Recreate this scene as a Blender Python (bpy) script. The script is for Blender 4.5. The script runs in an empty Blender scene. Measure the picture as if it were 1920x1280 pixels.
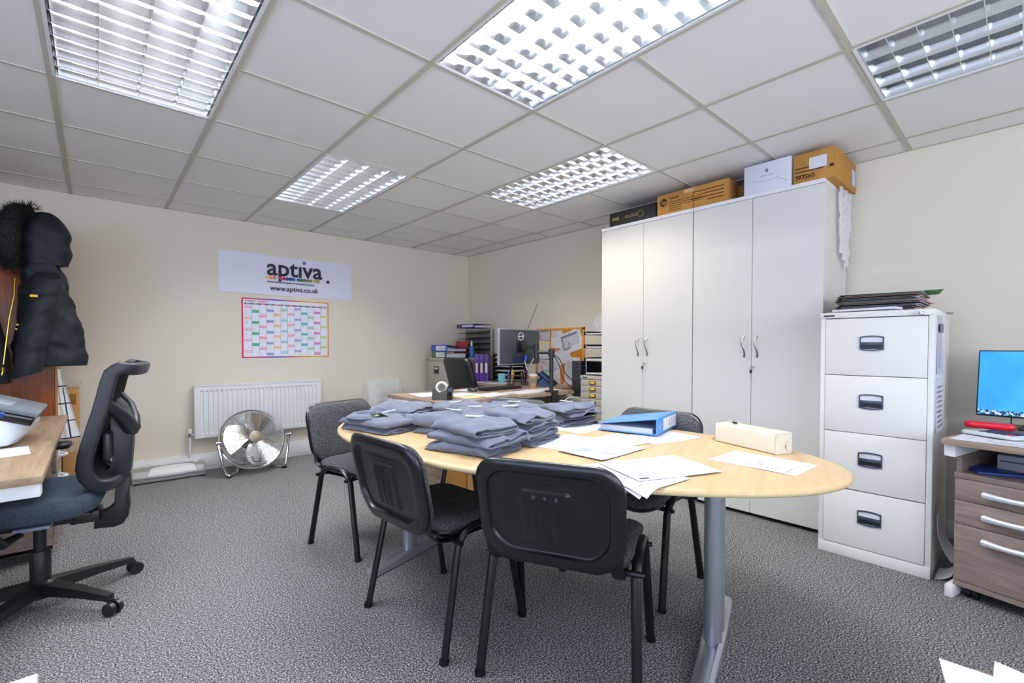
TUBE, SKY, DAY1, DAY2, EXPO = 68.0, 1.5, 72.0, 110.0, 0.46
import bpy, bmesh, math, random
from mathutils import Vector, Matrix, noise as mnoise
PI = math.pi
R_ = math.radians
scene = bpy.context.scene
C = scene.collection
rnd = random.Random(7)

# ---------------------------------------------------------------- colours and materials
def lin(h):
    h = h.lstrip('#')
    v = [int(h[i:i + 2], 16) / 255 for i in (0, 2, 4)]
    return tuple((c / 12.92 if c <= 0.04045 else ((c + 0.055) / 1.055) ** 2.4) for c in v) + (1.0,)

def new_mat(name):
    m = bpy.data.materials.new(name)
    m.use_nodes = True
    nt = m.node_tree
    return m, nt, nt.nodes['Principled BSDF']

def mat(name, col, rough=0.5, metal=0.0, spec=0.5, bump=None, var=0.0, vscale=8.0, emit=None, trans=0.0, alpha=1.0, coat=0.0):
    """plain surface with optional fine bump and gentle tone variation"""
    m, nt, b = new_mat(name)
    c = lin(col) if isinstance(col, str) else col
    b.inputs['Base Color'].default_value = c
    b.inputs['Roughness'].default_value = rough
    b.inputs['Metallic'].default_value = metal
    b.inputs['Specular IOR Level'].default_value = spec
    b.inputs['Transmission Weight'].default_value = trans
    b.inputs['Alpha'].default_value = alpha
    b.inputs['Coat Weight'].default_value = coat
    N, L = nt.nodes, nt.links
    if bump or var:
        tc = N.new('ShaderNodeTexCoord')
    if var:
        no = N.new('ShaderNodeTexNoise'); no.inputs['Scale'].default_value = vscale; no.inputs['Detail'].default_value = 3
        L.new(tc.outputs['Object'], no.inputs['Vector'])
        cr = N.new('ShaderNodeValToRGB')
        cr.color_ramp.elements[0].position = 0.3; cr.color_ramp.elements[1].position = 0.7
        cr.color_ramp.elements[0].color = tuple(x * (1 - var) for x in c[:3]) + (1,)
        cr.color_ramp.elements[1].color = tuple(min(1, x * (1 + var)) for x in c[:3]) + (1,)
        L.new(no.outputs['Fac'], cr.inputs['Fac']); L.new(cr.outputs['Color'], b.inputs['Base Color'])
    if bump:
        sc, st = bump
        nb = N.new('ShaderNodeTexNoise'); nb.inputs['Scale'].default_value = sc; nb.inputs['Detail'].default_value = 2
        L.new(tc.outputs['Object'], nb.inputs['Vector'])
        bp = N.new('ShaderNodeBump'); bp.inputs['Strength'].default_value = st; bp.inputs['Distance'].default_value = 0.002
        L.new(nb.outputs['Fac'], bp.inputs['Height']); L.new(bp.outputs['Normal'], b.inputs['Normal'])
    if emit:
        b.inputs['Emission Color'].default_value = lin(emit[0]) if isinstance(emit[0], str) else emit[0]
        b.inputs['Emission Strength'].default_value = emit[1]
    return m

def ramp(nt, fac, stops):
    cr = nt.nodes.new('ShaderNodeValToRGB')
    e = cr.color_ramp.elements
    while len(e) < len(stops): e.new(0.5)
    for i, (p, c) in enumerate(stops):
        e[i].position = p; e[i].color = lin(c) if isinstance(c, str) else c
    nt.links.new(fac, cr.inputs['Fac'])
    return cr.outputs['Color']

def speckle(name, stops, scale, rough=0.95, bump=0.6, dist=0.004, spec=0.2, detail=2.0, coord='Object', sheen=0.0):
    m, nt, b = new_mat(name)
    N, L = nt.nodes, nt.links
    tc = N.new('ShaderNodeTexCoord')
    no = N.new('ShaderNodeTexNoise'); no.inputs['Scale'].default_value = scale; no.inputs['Detail'].default_value = detail
    no.inputs['Roughness'].default_value = 0.72
    L.new(tc.outputs[coord], no.inputs['Vector'])
    L.new(ramp(nt, no.outputs['Fac'], stops), b.inputs['Base Color'])
    b.inputs['Roughness'].default_value = rough; b.inputs['Specular IOR Level'].default_value = spec
    b.inputs['Sheen Weight'].default_value = sheen
    bp = N.new('ShaderNodeBump'); bp.inputs['Strength'].default_value = bump; bp.inputs['Distance'].default_value = dist
    L.new(no.outputs['Fac'], bp.inputs['Height']); L.new(bp.outputs['Normal'], b.inputs['Normal'])
    return m

def wood(name, stops, stretch=(1.2, 14, 14), scale=3.0, rough=0.45, distort=0.6, rot=(0, 0, 0), bump=0.05):
    m, nt, b = new_mat(name)
    N, L = nt.nodes, nt.links
    tc = N.new('ShaderNodeTexCoord'); mp = N.new('ShaderNodeMapping')
    mp.inputs['Scale'].default_value = stretch; mp.inputs['Rotation'].default_value = rot
    L.new(tc.outputs['Object'], mp.inputs['Vector'])
    no = N.new('ShaderNodeTexNoise'); no.inputs['Scale'].default_value = scale; no.inputs['Detail'].default_value = 6
    no.inputs['Roughness'].default_value = 0.65; no.inputs['Distortion'].default_value = distort
    L.new(mp.outputs['Vector'], no.inputs['Vector'])
    L.new(ramp(nt, no.outputs['Fac'], stops), b.inputs['Base Color'])
    b.inputs['Roughness'].default_value = rough
    bp = N.new('ShaderNodeBump'); bp.inputs['Strength'].default_value = bump; bp.inputs['Distance'].default_value = 0.001
    L.new(no.outputs['Fac'], bp.inputs['Height']); L.new(bp.outputs['Normal'], b.inputs['Normal'])
    return m

M = {}
M['carpet'] = speckle('carpet', [(0.36, '#1a1a1c'), (0.46, '#505051'), (0.53, '#8e8d8c'), (0.63, '#e2e0dd')], 160, bump=0.9, dist=0.005, detail=5.0)
M['wall'] = mat('wall_paint', '#e3dac8', 0.9, spec=0.2, bump=(90, 0.06))
M['wall_shade'] = M['wall']
M['tile'] = mat('ceiling_tile', '#efeeeb', 0.95, spec=0.1, bump=(220, 0.25))
M['tbar'] = mat('ceiling_bar', '#c2bfae', 0.6)
M['white_paint'] = mat('white_paint', '#e8e8e6', 0.45)
M['white_plastic'] = mat('white_plastic', '#ecebe8', 0.4)
M['cupboard'] = mat('cupboard_laminate', '#dcdad4', 0.5, spec=0.35)
M['cupboard_edge'] = mat('cupboard_edge', '#e6e6e6', 0.5)
M['steel_cream'] = mat('cream_steel', '#e6e3dc', 0.55, spec=0.25)
M['steel_grey'] = mat('grey_green_steel', '#a9a394', 0.45)
M['black'] = mat('black_plastic', '#141417', 0.42, bump=(300, 0.15))
M['black_gloss'] = mat('black_gloss', '#0c0c0f', 0.18)
M['black_frame'] = mat('black_frame', '#101014', 0.35)
M['shell'] = mat('chair_shell', '#0d0e12', 0.30, bump=(400, 0.22), spec=0.6)
M['dark_grey'] = mat('dark_grey_plastic', '#23262b', 0.42, bump=(300, 0.1))
M['fabric'] = speckle('chair_fabric', [(0.36, '#1a1b1d'), (0.5, '#3a3b3e'), (0.64, '#7a7b7d')], 330, bump=0.5, dist=0.001)
M['fabric_dark'] = speckle('dark_fabric', [(0.35, '#0c0d10'), (0.65, '#26282d')], 300, bump=0.4, dist=0.001)
M['fabric_blue'] = speckle('seat_fabric', [(0.35, '#2d3440'), (0.65, '#454f5c')], 260, bump=0.3, dist=0.001, rough=0.8)
M['chrome'] = mat('chrome', '#d8d8da', 0.12, 1.0)
M['brushed'] = mat('brushed_nickel', '#c3beb8', 0.3, 1.0)
M['silver'] = mat('silver_paint', '#b7bbc2', 0.3, 0.7)
M['louvre'] = mat('louvre_aluminium', '#e9ecef', 0.16, 1.0)
M['beech'] = wood('beech_veneer', [(0.3, '#c7a474'), (0.5, '#d1b183'), (0.7, '#d9bd93')], stretch=(1.0, 9, 9), scale=2.4, rough=0.38, rot=(0, 0, R_(-17)))
M['beech_edge'] = wood('beech_edge', [(0.3, '#d9c487'), (0.7, '#e9d8a6')], rough=0.4)
M['oak_grey'] = wood('grey_oak', [(0.25, '#6d594a'), (0.45, '#8d7868'), (0.6, '#a08b7a'), (0.78, '#b7a492')], stretch=(8, 1.0, 8), scale=3.2, rough=0.5)
M['oak_grey_x'] = wood('grey_oak_front', [(0.25, '#6a584e'), (0.45, '#86736a'), (0.6, '#968378'), (0.78, '#aa988a')], stretch=(6, 1.0, 12), scale=3.2, rough=0.5)
M['oak_light'] = wood('light_oak', [(0.25, '#705a42'), (0.45, '#947b60'), (0.6, '#a38b70'), (0.78, '#b29c80')], stretch=(9, 1.1, 9), scale=2.6, rough=0.45, distort=1.0)
M['mahogany'] = wood('mahogany', [(0.25, '#5a2608'), (0.5, '#84400f'), (0.75, '#a3561c')], stretch=(16, 16, 0.8), scale=3.5, rough=0.35)
M['card'] = mat('cardboard', '#b98645', 0.85, var=0.06, vscale=20, spec=0.2)
M['card_dark'] = mat('cardboard_dark', '#9c6c35', 0.85, var=0.08, vscale=14, spec=0.2)
M['card_pale'] = mat('cardboard_pale', '#c89a62', 0.85, var=0.06, vscale=14, spec=0.2)
M['paper'] = mat('paper', '#dcdce0', 0.7, spec=0.3)
M['paper_grey'] = mat('paper_grey', '#c4c4cd', 0.7, spec=0.3)
M['paper_cream'] = mat('paper_cream', '#d8d0b8', 0.7, spec=0.3)
M['ink'] = mat('printed_ink', '#7c828c', 0.8)
M['ink_dark'] = mat('dark_ink', '#2c2732', 0.8)
M['garment'] = mat('grey_cloth', '#626776', 0.95, spec=0.15, bump=(700, 0.35), var=0.05, vscale=10)
M['garment'].node_tree.nodes['Principled BSDF'].inputs['Sheen Weight'].default_value = 0.25
M['cloth_in'] = mat('grey_cloth_inside', '#6f7a94', 0.95, spec=0.1)
M['blue'] = mat('blue_card', '#4f8ed6', 0.4)
M['blue_deep'] = mat('deep_blue', '#1d46b0', 0.4)
M['green_deep'] = mat('deep_green', '#0f6a3c', 0.4)
M['purple'] = mat('purple_card', '#45207c', 0.4)
M['red'] = mat('red_plastic', '#e0122c', 0.3)
M['yellow'] = mat('yellow_label', '#f0c812', 0.6)
M['cork'] = mat('cork', '#c57a2a', 0.9, var=0.15, vscale=60)
M['pine'] = wood('pine_frame', [(0.3, '#c98322'), (0.7, '#e0a03c')], stretch=(2, 12, 12))
M['banner'] = mat('banner_cloth', '#e4e4f2', 0.7, bump=(25, 0.1))
M['film'] = mat('clear_film', '#f4f4f6', 0.25, trans=0.0, alpha=0.5)
M['film_bag'] = mat('bag_film', '#f6f6f4', 0.22, alpha=0.38)
M['coat'] = mat('navy_coat', '#10171e', 0.62, bump=(60, 0.3), spec=0.4)
M['fur'] = mat('black_fur', '#07090a', 0.8)
M['gold'] = mat('brass', '#c9a53a', 0.3, 1.0)

# ---------------------------------------------------------------- mesh builder
class B:
    def __init__(s):
        s.bm = bmesh.new()
    def _mi(s, faces, mi):
        for f in faces: f.material_index = mi
    def box(s, x0, x1, y0, y1, z0, z1, bev=0.0, seg=2, mi=0, X=None):
        mtx = Matrix.Translation(((x0 + x1) / 2, (y0 + y1) / 2, (z0 + z1) / 2)) @ Matrix.Diagonal((abs(x1 - x0), abs(y1 - y0), abs(z1 - z0), 1))
        if X is not None: mtx = X @ mtx
        r = bmesh.ops.create_cube(s.bm, size=1.0, matrix=mtx)
        vs = r['verts']
        s._mi({f for v in vs for f in v.link_faces}, mi)
        if bev > 0:
            es = list({e for v in vs for e in v.link_edges})
            bmesh.ops.bevel(s.bm, geom=es, offset=bev, segments=seg, affect='EDGES', profile=0.5)
        return s
    def rings(s, secs, cap0=True, cap1=True, mi=0, closed=True, loop=False):
        bm = s.bm
        vv = [[bm.verts.new(p) for p in sec] for sec in secs]
        n = len(vv[0])
        m = len(vv)
        for i in range(m if loop else m - 1):
            a, b = vv[i], vv[(i + 1) % m]
            for j in range(n if closed else n - 1):
                k = (j + 1) % n
                f = bm.faces.new((a[j], a[k], b[k], b[j])); f.material_index = mi
        if not loop:
            if cap0: f = bm.faces.new(list(reversed(vv[0]))); f.material_index = mi
            if cap1: f = bm.faces.new(vv[-1]); f.material_index = mi
        return s
    def tube(s, pts, r, seg=10, mi=0, caps=True, loop=False, flat=1.0, up=None):
        pts = [Vector(p) for p in pts]
        n = len(pts)
        rs = r if isinstance(r, (list, tuple)) else [r] * n
        secs = []
        nrm = Vector(up) if up else None
        for i, p in enumerate(pts):
            if loop: t = pts[(i + 1) % n] - pts[i - 1]
            else: t = pts[min(i + 1, n - 1)] - pts[max(i - 1, 0)]
            t.normalize()
            if nrm is None:
                nrm = Vector((0, 0, 1)) if abs(t.z) < 0.9 else Vector((1, 0, 0))
            nrm = (nrm - t * nrm.dot(t))
            if nrm.length < 1e-5: nrm = t.orthogonal()
            nrm.normalize()
            bn = t.cross(nrm)
            secs.append([p + (nrm * math.cos(a) * flat + bn * math.sin(a)) * rs[i] for a in [2 * PI * k / seg for k in range(seg)]])
        return s.rings(secs, caps, caps, mi, loop=loop)
    def lathe(s, prof, seg=24, c=(0, 0, 0), mi=0, X=None):
        X = X or Matrix.Identity(4)
        c = Vector(c)
        secs = [[X @ (c + Vector((max(r, 1e-5) * math.cos(2 * PI * k / seg), max(r, 1e-5) * math.sin(2 * PI * k / seg), z))) for k in range(seg)] for r, z in prof]
        return s.rings(secs, True, True, mi)
    def cyl(s, p0, p1, r, seg=16, mi=0):
        return s.tube([p0, p1], r, seg, mi)
    def prism(s, poly, z0, z1, mi=0, X=None, bev=0.0):
        X = X or Matrix.Identity(4)
        if bev:
            c = Vector((sum(p[0] for p in poly) / len(poly), sum(p[1] for p in poly) / len(poly)))
            def ins(d): return [(p[0] + (c.x - p[0]) * d / max(1e-6, (Vector(p[:2]) - c).length), p[1] + (c.y - p[1]) * d / max(1e-6, (Vector(p[:2]) - c).length)) for p in poly]
            st = [(bev, z0), (bev * 0.3, z0 + bev * 0.3), (0, z0 + bev), (0, z1 - bev), (bev * 0.3, z1 - bev * 0.3), (bev, z1)]
            return s.rings([[X @ Vector((p[0], p[1], z)) for p in ins(d)] for d, z in st], mi=mi)
        return s.rings([[X @ Vector((p[0], p[1], z)) for p in poly] for z in (z0, z1)], mi=mi)
    def quad(s, a, b, c, d, mi=0):
        f = s.bm.faces.new([s.bm.verts.new(p) for p in (a, b, c, d)]); f.material_index = mi
        return s
    def grid(s, nx, ny, fn, mi=0):
        vv = [[s.bm.verts.new(fn(i / nx, j / ny)) for j in range(ny + 1)] for i in range(nx + 1)]
        for i in range(nx):
            for j in range(ny):
                f = s.bm.faces.new((vv[i][j], vv[i + 1][j], vv[i + 1][j + 1], vv[i][j + 1])); f.material_index = mi
        return s
    def sheet(s, nx, ny, fn, th, mi=0):
        """closed thin sheet: fn(u,v) gives the top surface, thickness th downwards"""
        top = [[s.bm.verts.new(fn(i / nx, j / ny)) for j in range(ny + 1)] for i in range(nx + 1)]
        bot = [[s.bm.verts.new(Vector(fn(i / nx, j / ny)) - Vector(th)) for j in range(ny + 1)] for i in range(nx + 1)]
        F = s.bm.faces.new
        def q(*a):
            f = F(a); f.material_index = mi
        for i in range(nx):
            for j in range(ny):
                q(top[i][j], top[i + 1][j], top[i + 1][j + 1], top[i][j + 1])
                q(bot[i][j + 1], bot[i + 1][j + 1], bot[i + 1][j], bot[i][j])
        for i in range(nx):
            q(top[i + 1][0], top[i][0], bot[i][0], bot[i + 1][0]); q(top[i][ny], top[i + 1][ny], bot[i + 1][ny], bot[i][ny])
        for j in range(ny):
            q(top[0][j], top[0][j + 1], bot[0][j + 1], bot[0][j]); q(top[nx][j + 1], top[nx][j], bot[nx][j], bot[nx][j + 1])
        return s
    def build(s, name, mats, parent=None, loc=(0, 0, 0), rz=0.0, ang=35, flat=False, recalc=True):
        me = bpy.data.meshes.new(name)
        if recalc: bmesh.ops.recalc_face_normals(s.bm, faces=s.bm.faces[:])
        s.bm.to_mesh(me); s.bm.free()
        for m in (mats if isinstance(mats, (list, tuple)) else [mats]):
            me.materials.append(M[m] if isinstance(m, str) else m)
        if not flat:
            for p in me.polygons: p.use_smooth = True
            me.set_sharp_from_angle(angle=R_(ang))
        o = bpy.data.objects.new(name, me); C.objects.link(o)
        o.location = loc; o.rotation_euler = (0, 0, rz)
        if parent is not None: o.parent = parent
        return o

def tag(o, label, cat, group=None):
    o['label'] = label; o['category'] = cat
    if group: o['group'] = group
    return o
def thing(name, label, cat, loc=(0, 0, 0), rz=0.0, group=None):
    o = bpy.data.objects.new(name, None); C.objects.link(o)
    o.empty_display_size = 0.05
    o.location = loc; o.rotation_euler = (0, 0, rz)
    return tag(o, label, cat, group)
def struct(o):
    o['kind'] = 'structure'; return o
def dup(root, loc, rz, label, group=None):
    r = root.copy(); C.objects.link(r); r.location = loc; r.rotation_euler = (0, 0, rz); r['label'] = label
    if group: r['group'] = group
    def kids(a, b):
        for ch in list(a.children):
            c = ch.copy(); C.objects.link(c); c.parent = b; kids(ch, c)
    src = list(root.children)
    kids(root, r)
    return r
def text(name, body, size, m, parent, loc, rot, bold=0.0, depth=0.0004, align='LEFT', sx=1.0):
    cu = bpy.data.curves.new(name, 'FONT'); cu.body = body; cu.size = size; cu.offset = bold; cu.extrude = depth
    cu.align_x = align; cu.resolution_u = 3
    t = bpy.data.objects.new(name + '_curve', cu); C.objects.link(t)
    dg = bpy.context.evaluated_depsgraph_get()
    me = bpy.data.meshes.new_from_object(t.evaluated_get(dg))
    bpy.data.objects.remove(t, do_unlink=True); bpy.data.curves.remove(cu)
    me.name = name
    me.materials.clear(); me.materials.append(M[m])
    o = bpy.data.objects.new(name, me); C.objects.link(o)
    o.location = loc; o.rotation_euler = rot; o.scale = (sx, 1, 1); o.parent = parent
    return o
def rrect(w, h, r, n=6, cx=0, cy=0):
    pts = []
    for (sx, sy, a0) in ((1, 1, 0), (-1, 1, 90), (-1, -1, 180), (1, -1, 270)):
        for k in range(n + 1):
            a = R_(a0 + 90 * k / n)
            pts.append((cx + sx * (w / 2 - r) + r * math.cos(a), cy + sy * (h / 2 - r) + r * math.sin(a)))
    return pts
def nz(x, y, z=0.0, s=1.0):
    return mnoise.noise(Vector((x * s, y * s, z)))

# ---------------------------------------------------------------- camera (17 mm shift view into the far corner)
cam = bpy.data.cameras.new('camera'); co = bpy.data.objects.new('camera', cam); C.objects.link(co)
cam.sensor_width = 36; cam.lens = 867.05 / 1920 * 36; cam.shift_y = 26.1 / 1920
HC = 1.12
co.location = (0, 0, HC)
co.rotation_euler = (PI / 2 - 0.0197, 0, 0.8389 - PI / 2)
cam.clip_start = 0.02
scene.camera = co
YB, XR, XL, YF, ZC = 5.005, 3.71, -2.3, -2.0, 2.3127
# ---------------------------------------------------------------- the room
struct(B().box(XL - 0.1, XR + 0.1, YF - 0.1, YB + 0.1, -0.1, 0).build('floor', 'carpet'))
struct(B().box(XL - 0.1, XR + 0.1, YB, YB + 0.1, 0, 2.6).build('wall_back', 'wall'))
struct(B().box(XR, XR + 0.1, YF - 0.1, YB, 0, 2.6).build('wall_right', 'wall'))
def wall_with_window(name, wname, axis, pos, a0, a1, w0, w1, z0, z1):
    b = B()
    lo, hi = (pos - 0.12, pos)
    def seg(u0, u1, za, zb):
        if axis == 'x': b.box(lo, hi, u0, u1, za, zb)
        else: b.box(u0, u1, lo, hi, za, zb)
    seg(a0, w0, 0, 2.6); seg(w1, a1, 0, 2.6); seg(w0, w1, 0, z0); seg(w0, w1, z1, 2.6)
    struct(b.build(name, 'wall'))
    f = B()
    def bar(u0, u1, za, zb, d=0.05):
        c = (lo + hi) / 2
        if axis == 'x': f.box(c - d / 2, c + d / 2, u0, u1, za, zb, 0.004)
        else: f.box(u0, u1, c - d / 2, c + d / 2, za, zb, 0.004)
    bar(w0, w1, z0, z0 + 0.05); bar(w0, w1, z1 - 0.05, z1)
    n = max(2, round((w1 - w0) / 0.9))
    for i in range(n + 1):
        u = w0 + 0.025 + (w1 - w0 - 0.05) * i / n
        bar(u - 0.025, u + 0.025, z0, z1)
    return struct(f.build(wname, 'white_plastic'))
wall_with_window('wall_left', 'window_1', 'x', XL, YF - 0.1, YB, -1.6, 1.7, 0.95, 2.15)
wall_with_window('wall_front', 'window_2', 'y', YF, XL, XR, -1.9, 2.6, 0.95, 2.15)

# ceiling: lay-in tiles with the five light openings left out, and the exposed grid
GX, GY, T = -0.135, 1.693, 0.6
LIGHTS = {(0, 0), (2, -2), (2, 2), (4, 0), (4, -4)}
holes = {(i, j + k) for i, j in LIGHTS for k in (0, 1)}
b = B()
xs = [GX + T * i for i in range(-4, 8)]; ys = [GY + T * j for j in range(-7, 7)]
for i in range(-4, 7):
    for j in range(-7, 6):
        if (i, j) in holes: continue
        x0, x1 = max(XL, GX + T * i), min(XR, GX + T * (i + 1)); y0, y1 = max(YF, GY + T * j), min(YB, GY + T * (j + 1))
        if x1 - x0 < 0.01 or y1 - y0 < 0.01: continue
        b.box(x0 + 0.002, x1 - 0.002, y0 + 0.002, y1 - 0.002, ZC + 0.004, ZC + 0.02)
struct(b.build('ceiling', 'tile', flat=True))
b = B()
for x in xs:
    if XL < x < XR: b.box(x - 0.013, x + 0.013, YF, YB, ZC - 0.002, ZC + 0.004)
for y in ys:
    if YF < y < YB:
        for i in range(-4, 7):
            x0, x1 = max(XL, GX + T * i + 0.013), min(XR, GX + T * (i + 1) - 0.013)
            if any((i, j) in holes and (i, j - 1) in holes and abs(GY + T * j - y) < 0.01 and (i, j) not in LIGHTS for j in range(-7, 7)): continue
            w = 0.013 if abs(y - (GY - 2 * T)) < 0.01 else 0.008
            if x1 > x0: b.box(x0, x1, y - w, y + w, ZC - 0.001, ZC + 0.004)
for (x0, x1, y0, y1) in ((XL, XR, YB - 0.02, YB), (XR - 0.02, XR, YF, YB), (XL, XL + 0.02, YF, YB), (XL, XR, YF, YF + 0.02)):
    b.box(x0, x1, y0, y1, ZC - 0.002, ZC + 0.004)
struct(b.build('trim_1', 'tbar', flat=True))

# skirting trunking along the back wall, low skirting on the right
b = B()
b.box(XL, XR, YB - 0.045, YB, 0, 0.155, 0.006); b.box(XL, XR, YB - 0.049, YB - 0.04, 0.03, 0.125, 0.002)
struct(b.build('baseboard_back', 'white_paint'))
struct(B().box(XR - 0.018, XR, YF, YB - 0.05, 0, 0.10, 0.004).build('baseboard_right', 'white_paint'))

# ---------------------------------------------------------------- recessed louvre lights
def emis(name, col, st):
    m, nt, bs = new_mat(name); nt.nodes.remove(bs)
    e = nt.nodes.new('ShaderNodeEmission'); e.inputs['Color'].default_value = lin(col); e.inputs['Strength'].default_value = st
    nt.links.new(e.outputs[0], nt.nodes['Material Output'].inputs['Surface'])
    return m
M['tube'] = emis('lit_tube', '#f4f8ff', TUBE)
M['tube_off'] = mat('unlit_tube', '#eef0f2', 0.3)
M['tube_dim'] = emis('dim_tube', '#fff1dc', TUBE * 0.55)
M['lamp_back'] = mat('lamp_housing', '#dfe4e8', 0.4, 0.2)
def make_light(label, loc):
    t = thing('ceiling_light', label, 'light', loc, 0, 'recessed louvre ceiling lights')
    W, Ln = 0.574, 1.174
    b = B()
    b.box(-W / 2, W / 2, -Ln / 2, Ln / 2, 0.085, 0.090)
    for s in (-1, 1):
        b.box(s * W / 2 - 0.003, s * W / 2 + 0.003, -Ln / 2, Ln / 2, 0.0, 0.089); b.box(-W / 2, W / 2, s * Ln / 2 - 0.003, s * Ln / 2 + 0.003, 0.0, 0.089)
    b.build('housing', 'lamp_back', t, flat=True)
    b = B()
    for s in (-1, 1):
        b.box(s * (W / 2 + 0.002) - 0.006, s * (W / 2 + 0.002) + 0.006, -Ln / 2, Ln / 2, -0.003, 0.004); b.box(-W / 2, W / 2, s * (Ln / 2 + 0.002) - 0.006, s * (Ln / 2 + 0.002) + 0.006, -0.003, 0.004)
    b.build('frame', 'white_paint', t, flat=True)
    b = B()
    p = W / 4
    for k in range(-2, 3):       # parabolic lengthwise reflectors, thick above and thin below
        x = k * p
        sec = []
        for z, w in ((0.002, 0.003), (0.012, 0.006), (0.024, 0.011), (0.038, 0.020)):
            sec.append((z, w))
        if abs(k) == 2: x -= math.copysign(0.013, k)
        poly = [(x - w / 2, z) for z, w in sec] + [(x + w / 2, z) for z, w in reversed(sec)]
        b.rings([[(px, y, pz) for px, pz in poly] for y in (-Ln / 2 + 0.003, Ln / 2 - 0.003)])
    b.build('lamp_reflector', 'louvre', t, ang=60)
    b = B()
    n = 13
    for i in range(n + 1):
        y = -Ln / 2 + 0.008 + (Ln - 0.016) * i / n
        poly = [(y - 0.0015, 0.001), (y - 0.004, 0.015), (y - 0.010, 0.033), (y + 0.010, 0.033), (y + 0.004, 0.015), (y + 0.0015, 0.001)]
        b.rings([[(x, py, pz) for py, pz in poly] for x in (-W / 2 + 0.004, W / 2 - 0.004)])
    b.build('louvre_blades', 'louvre', t, ang=60)
    for k in range(4):
        x = (k - 1.5) * p
        B().tube([(x, -0.57, 0.058), (x, 0.57, 0.058)], 0.012, 10).build('fluorescent_tube', 'tube', t)
    return t
OFF = {}
def off_mesh(me, m):
    k = (me.name, m)
    if k not in OFF:
        m2 = me.copy(); m2.materials[0] = M[m]; OFF[k] = m2
    return OFF[k]
LB = {(0, 0): 'bright louvre light set in the ceiling above the office chair, top left', (2, -2): 'large louvre light in the ceiling above the shirts end of the table, top centre',
      (2, 2): 'louvre light in the ceiling nearest the wall banner', (4, 0): 'louvre light in the ceiling in front of the white cupboards',
      (4, -4): 'louvre light cut off by the top right corner of the view'}
first = None
for (i, j), lb in LB.items():
    loc = (GX + T * (i + 0.5), GY + T * (j + 1), ZC)
    if first is None: first = make_light(lb, loc)
    else: l = dup(first, loc, 0, lb)
    if (i, j) in ((4, 0), (4, -4)):            # one weaker and warmer, one switched off
        for ch in l.children:
            if ch.name.startswith('fluorescent_tube'): ch.data = off_mesh(ch.data, 'tube_dim' if j == 0 else 'tube_off')

# ---------------------------------------------------------------- daylight
w = bpy.data.worlds.new('world'); scene.world = w; w.use_nodes = True
bg = w.node_tree.nodes['Background']; bg.inputs['Color'].default_value = lin('#cfe0ff'); bg.inputs['Strength'].default_value = SKY
def day(name, loc, rot, sx, sy, power, col):
    l = bpy.data.lights.new(name, 'AREA'); l.shape = 'RECTANGLE'; l.size = sx; l.size_y = sy; l.energy = power; l.color = lin(col)[:3]
    o = bpy.data.objects.new(name, l); C.objects.link(o); o.location = loc; o.rotation_euler = rot
    return o
day('daylight_left', (XL - 0.45, 0.05, 1.25), (0, R_(-112), 0), 1.2, 3.5, DAY1, '#b4cdff')
day('daylight_front', (0.35, YF - 0.45, 1.25), (R_(112), 0, 0), 4.6, 1.2, DAY2, '#e6eeff')
# ---------------------------------------------------------------- shared shapes
def pad(b, outline, prof, fn=lambda p: p, mi=0):
    """rings of an outline, inset by d and set to height z, mapped through fn to 3-D; closed by a fan of shrinking rings"""
    hx = max(abs(p[0]) for p in outline); hy = max(abs(p[1]) for p in outline)
    secs = []
    for d, z in prof:
        sx, sy = max(0.02, 1 - d / hx), max(0.02, 1 - d / hy)
        secs.append([fn(Vector((p[0] * sx, p[1] * sy, z))) for p in outline])
    return b.rings(secs, True, True, mi)

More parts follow.
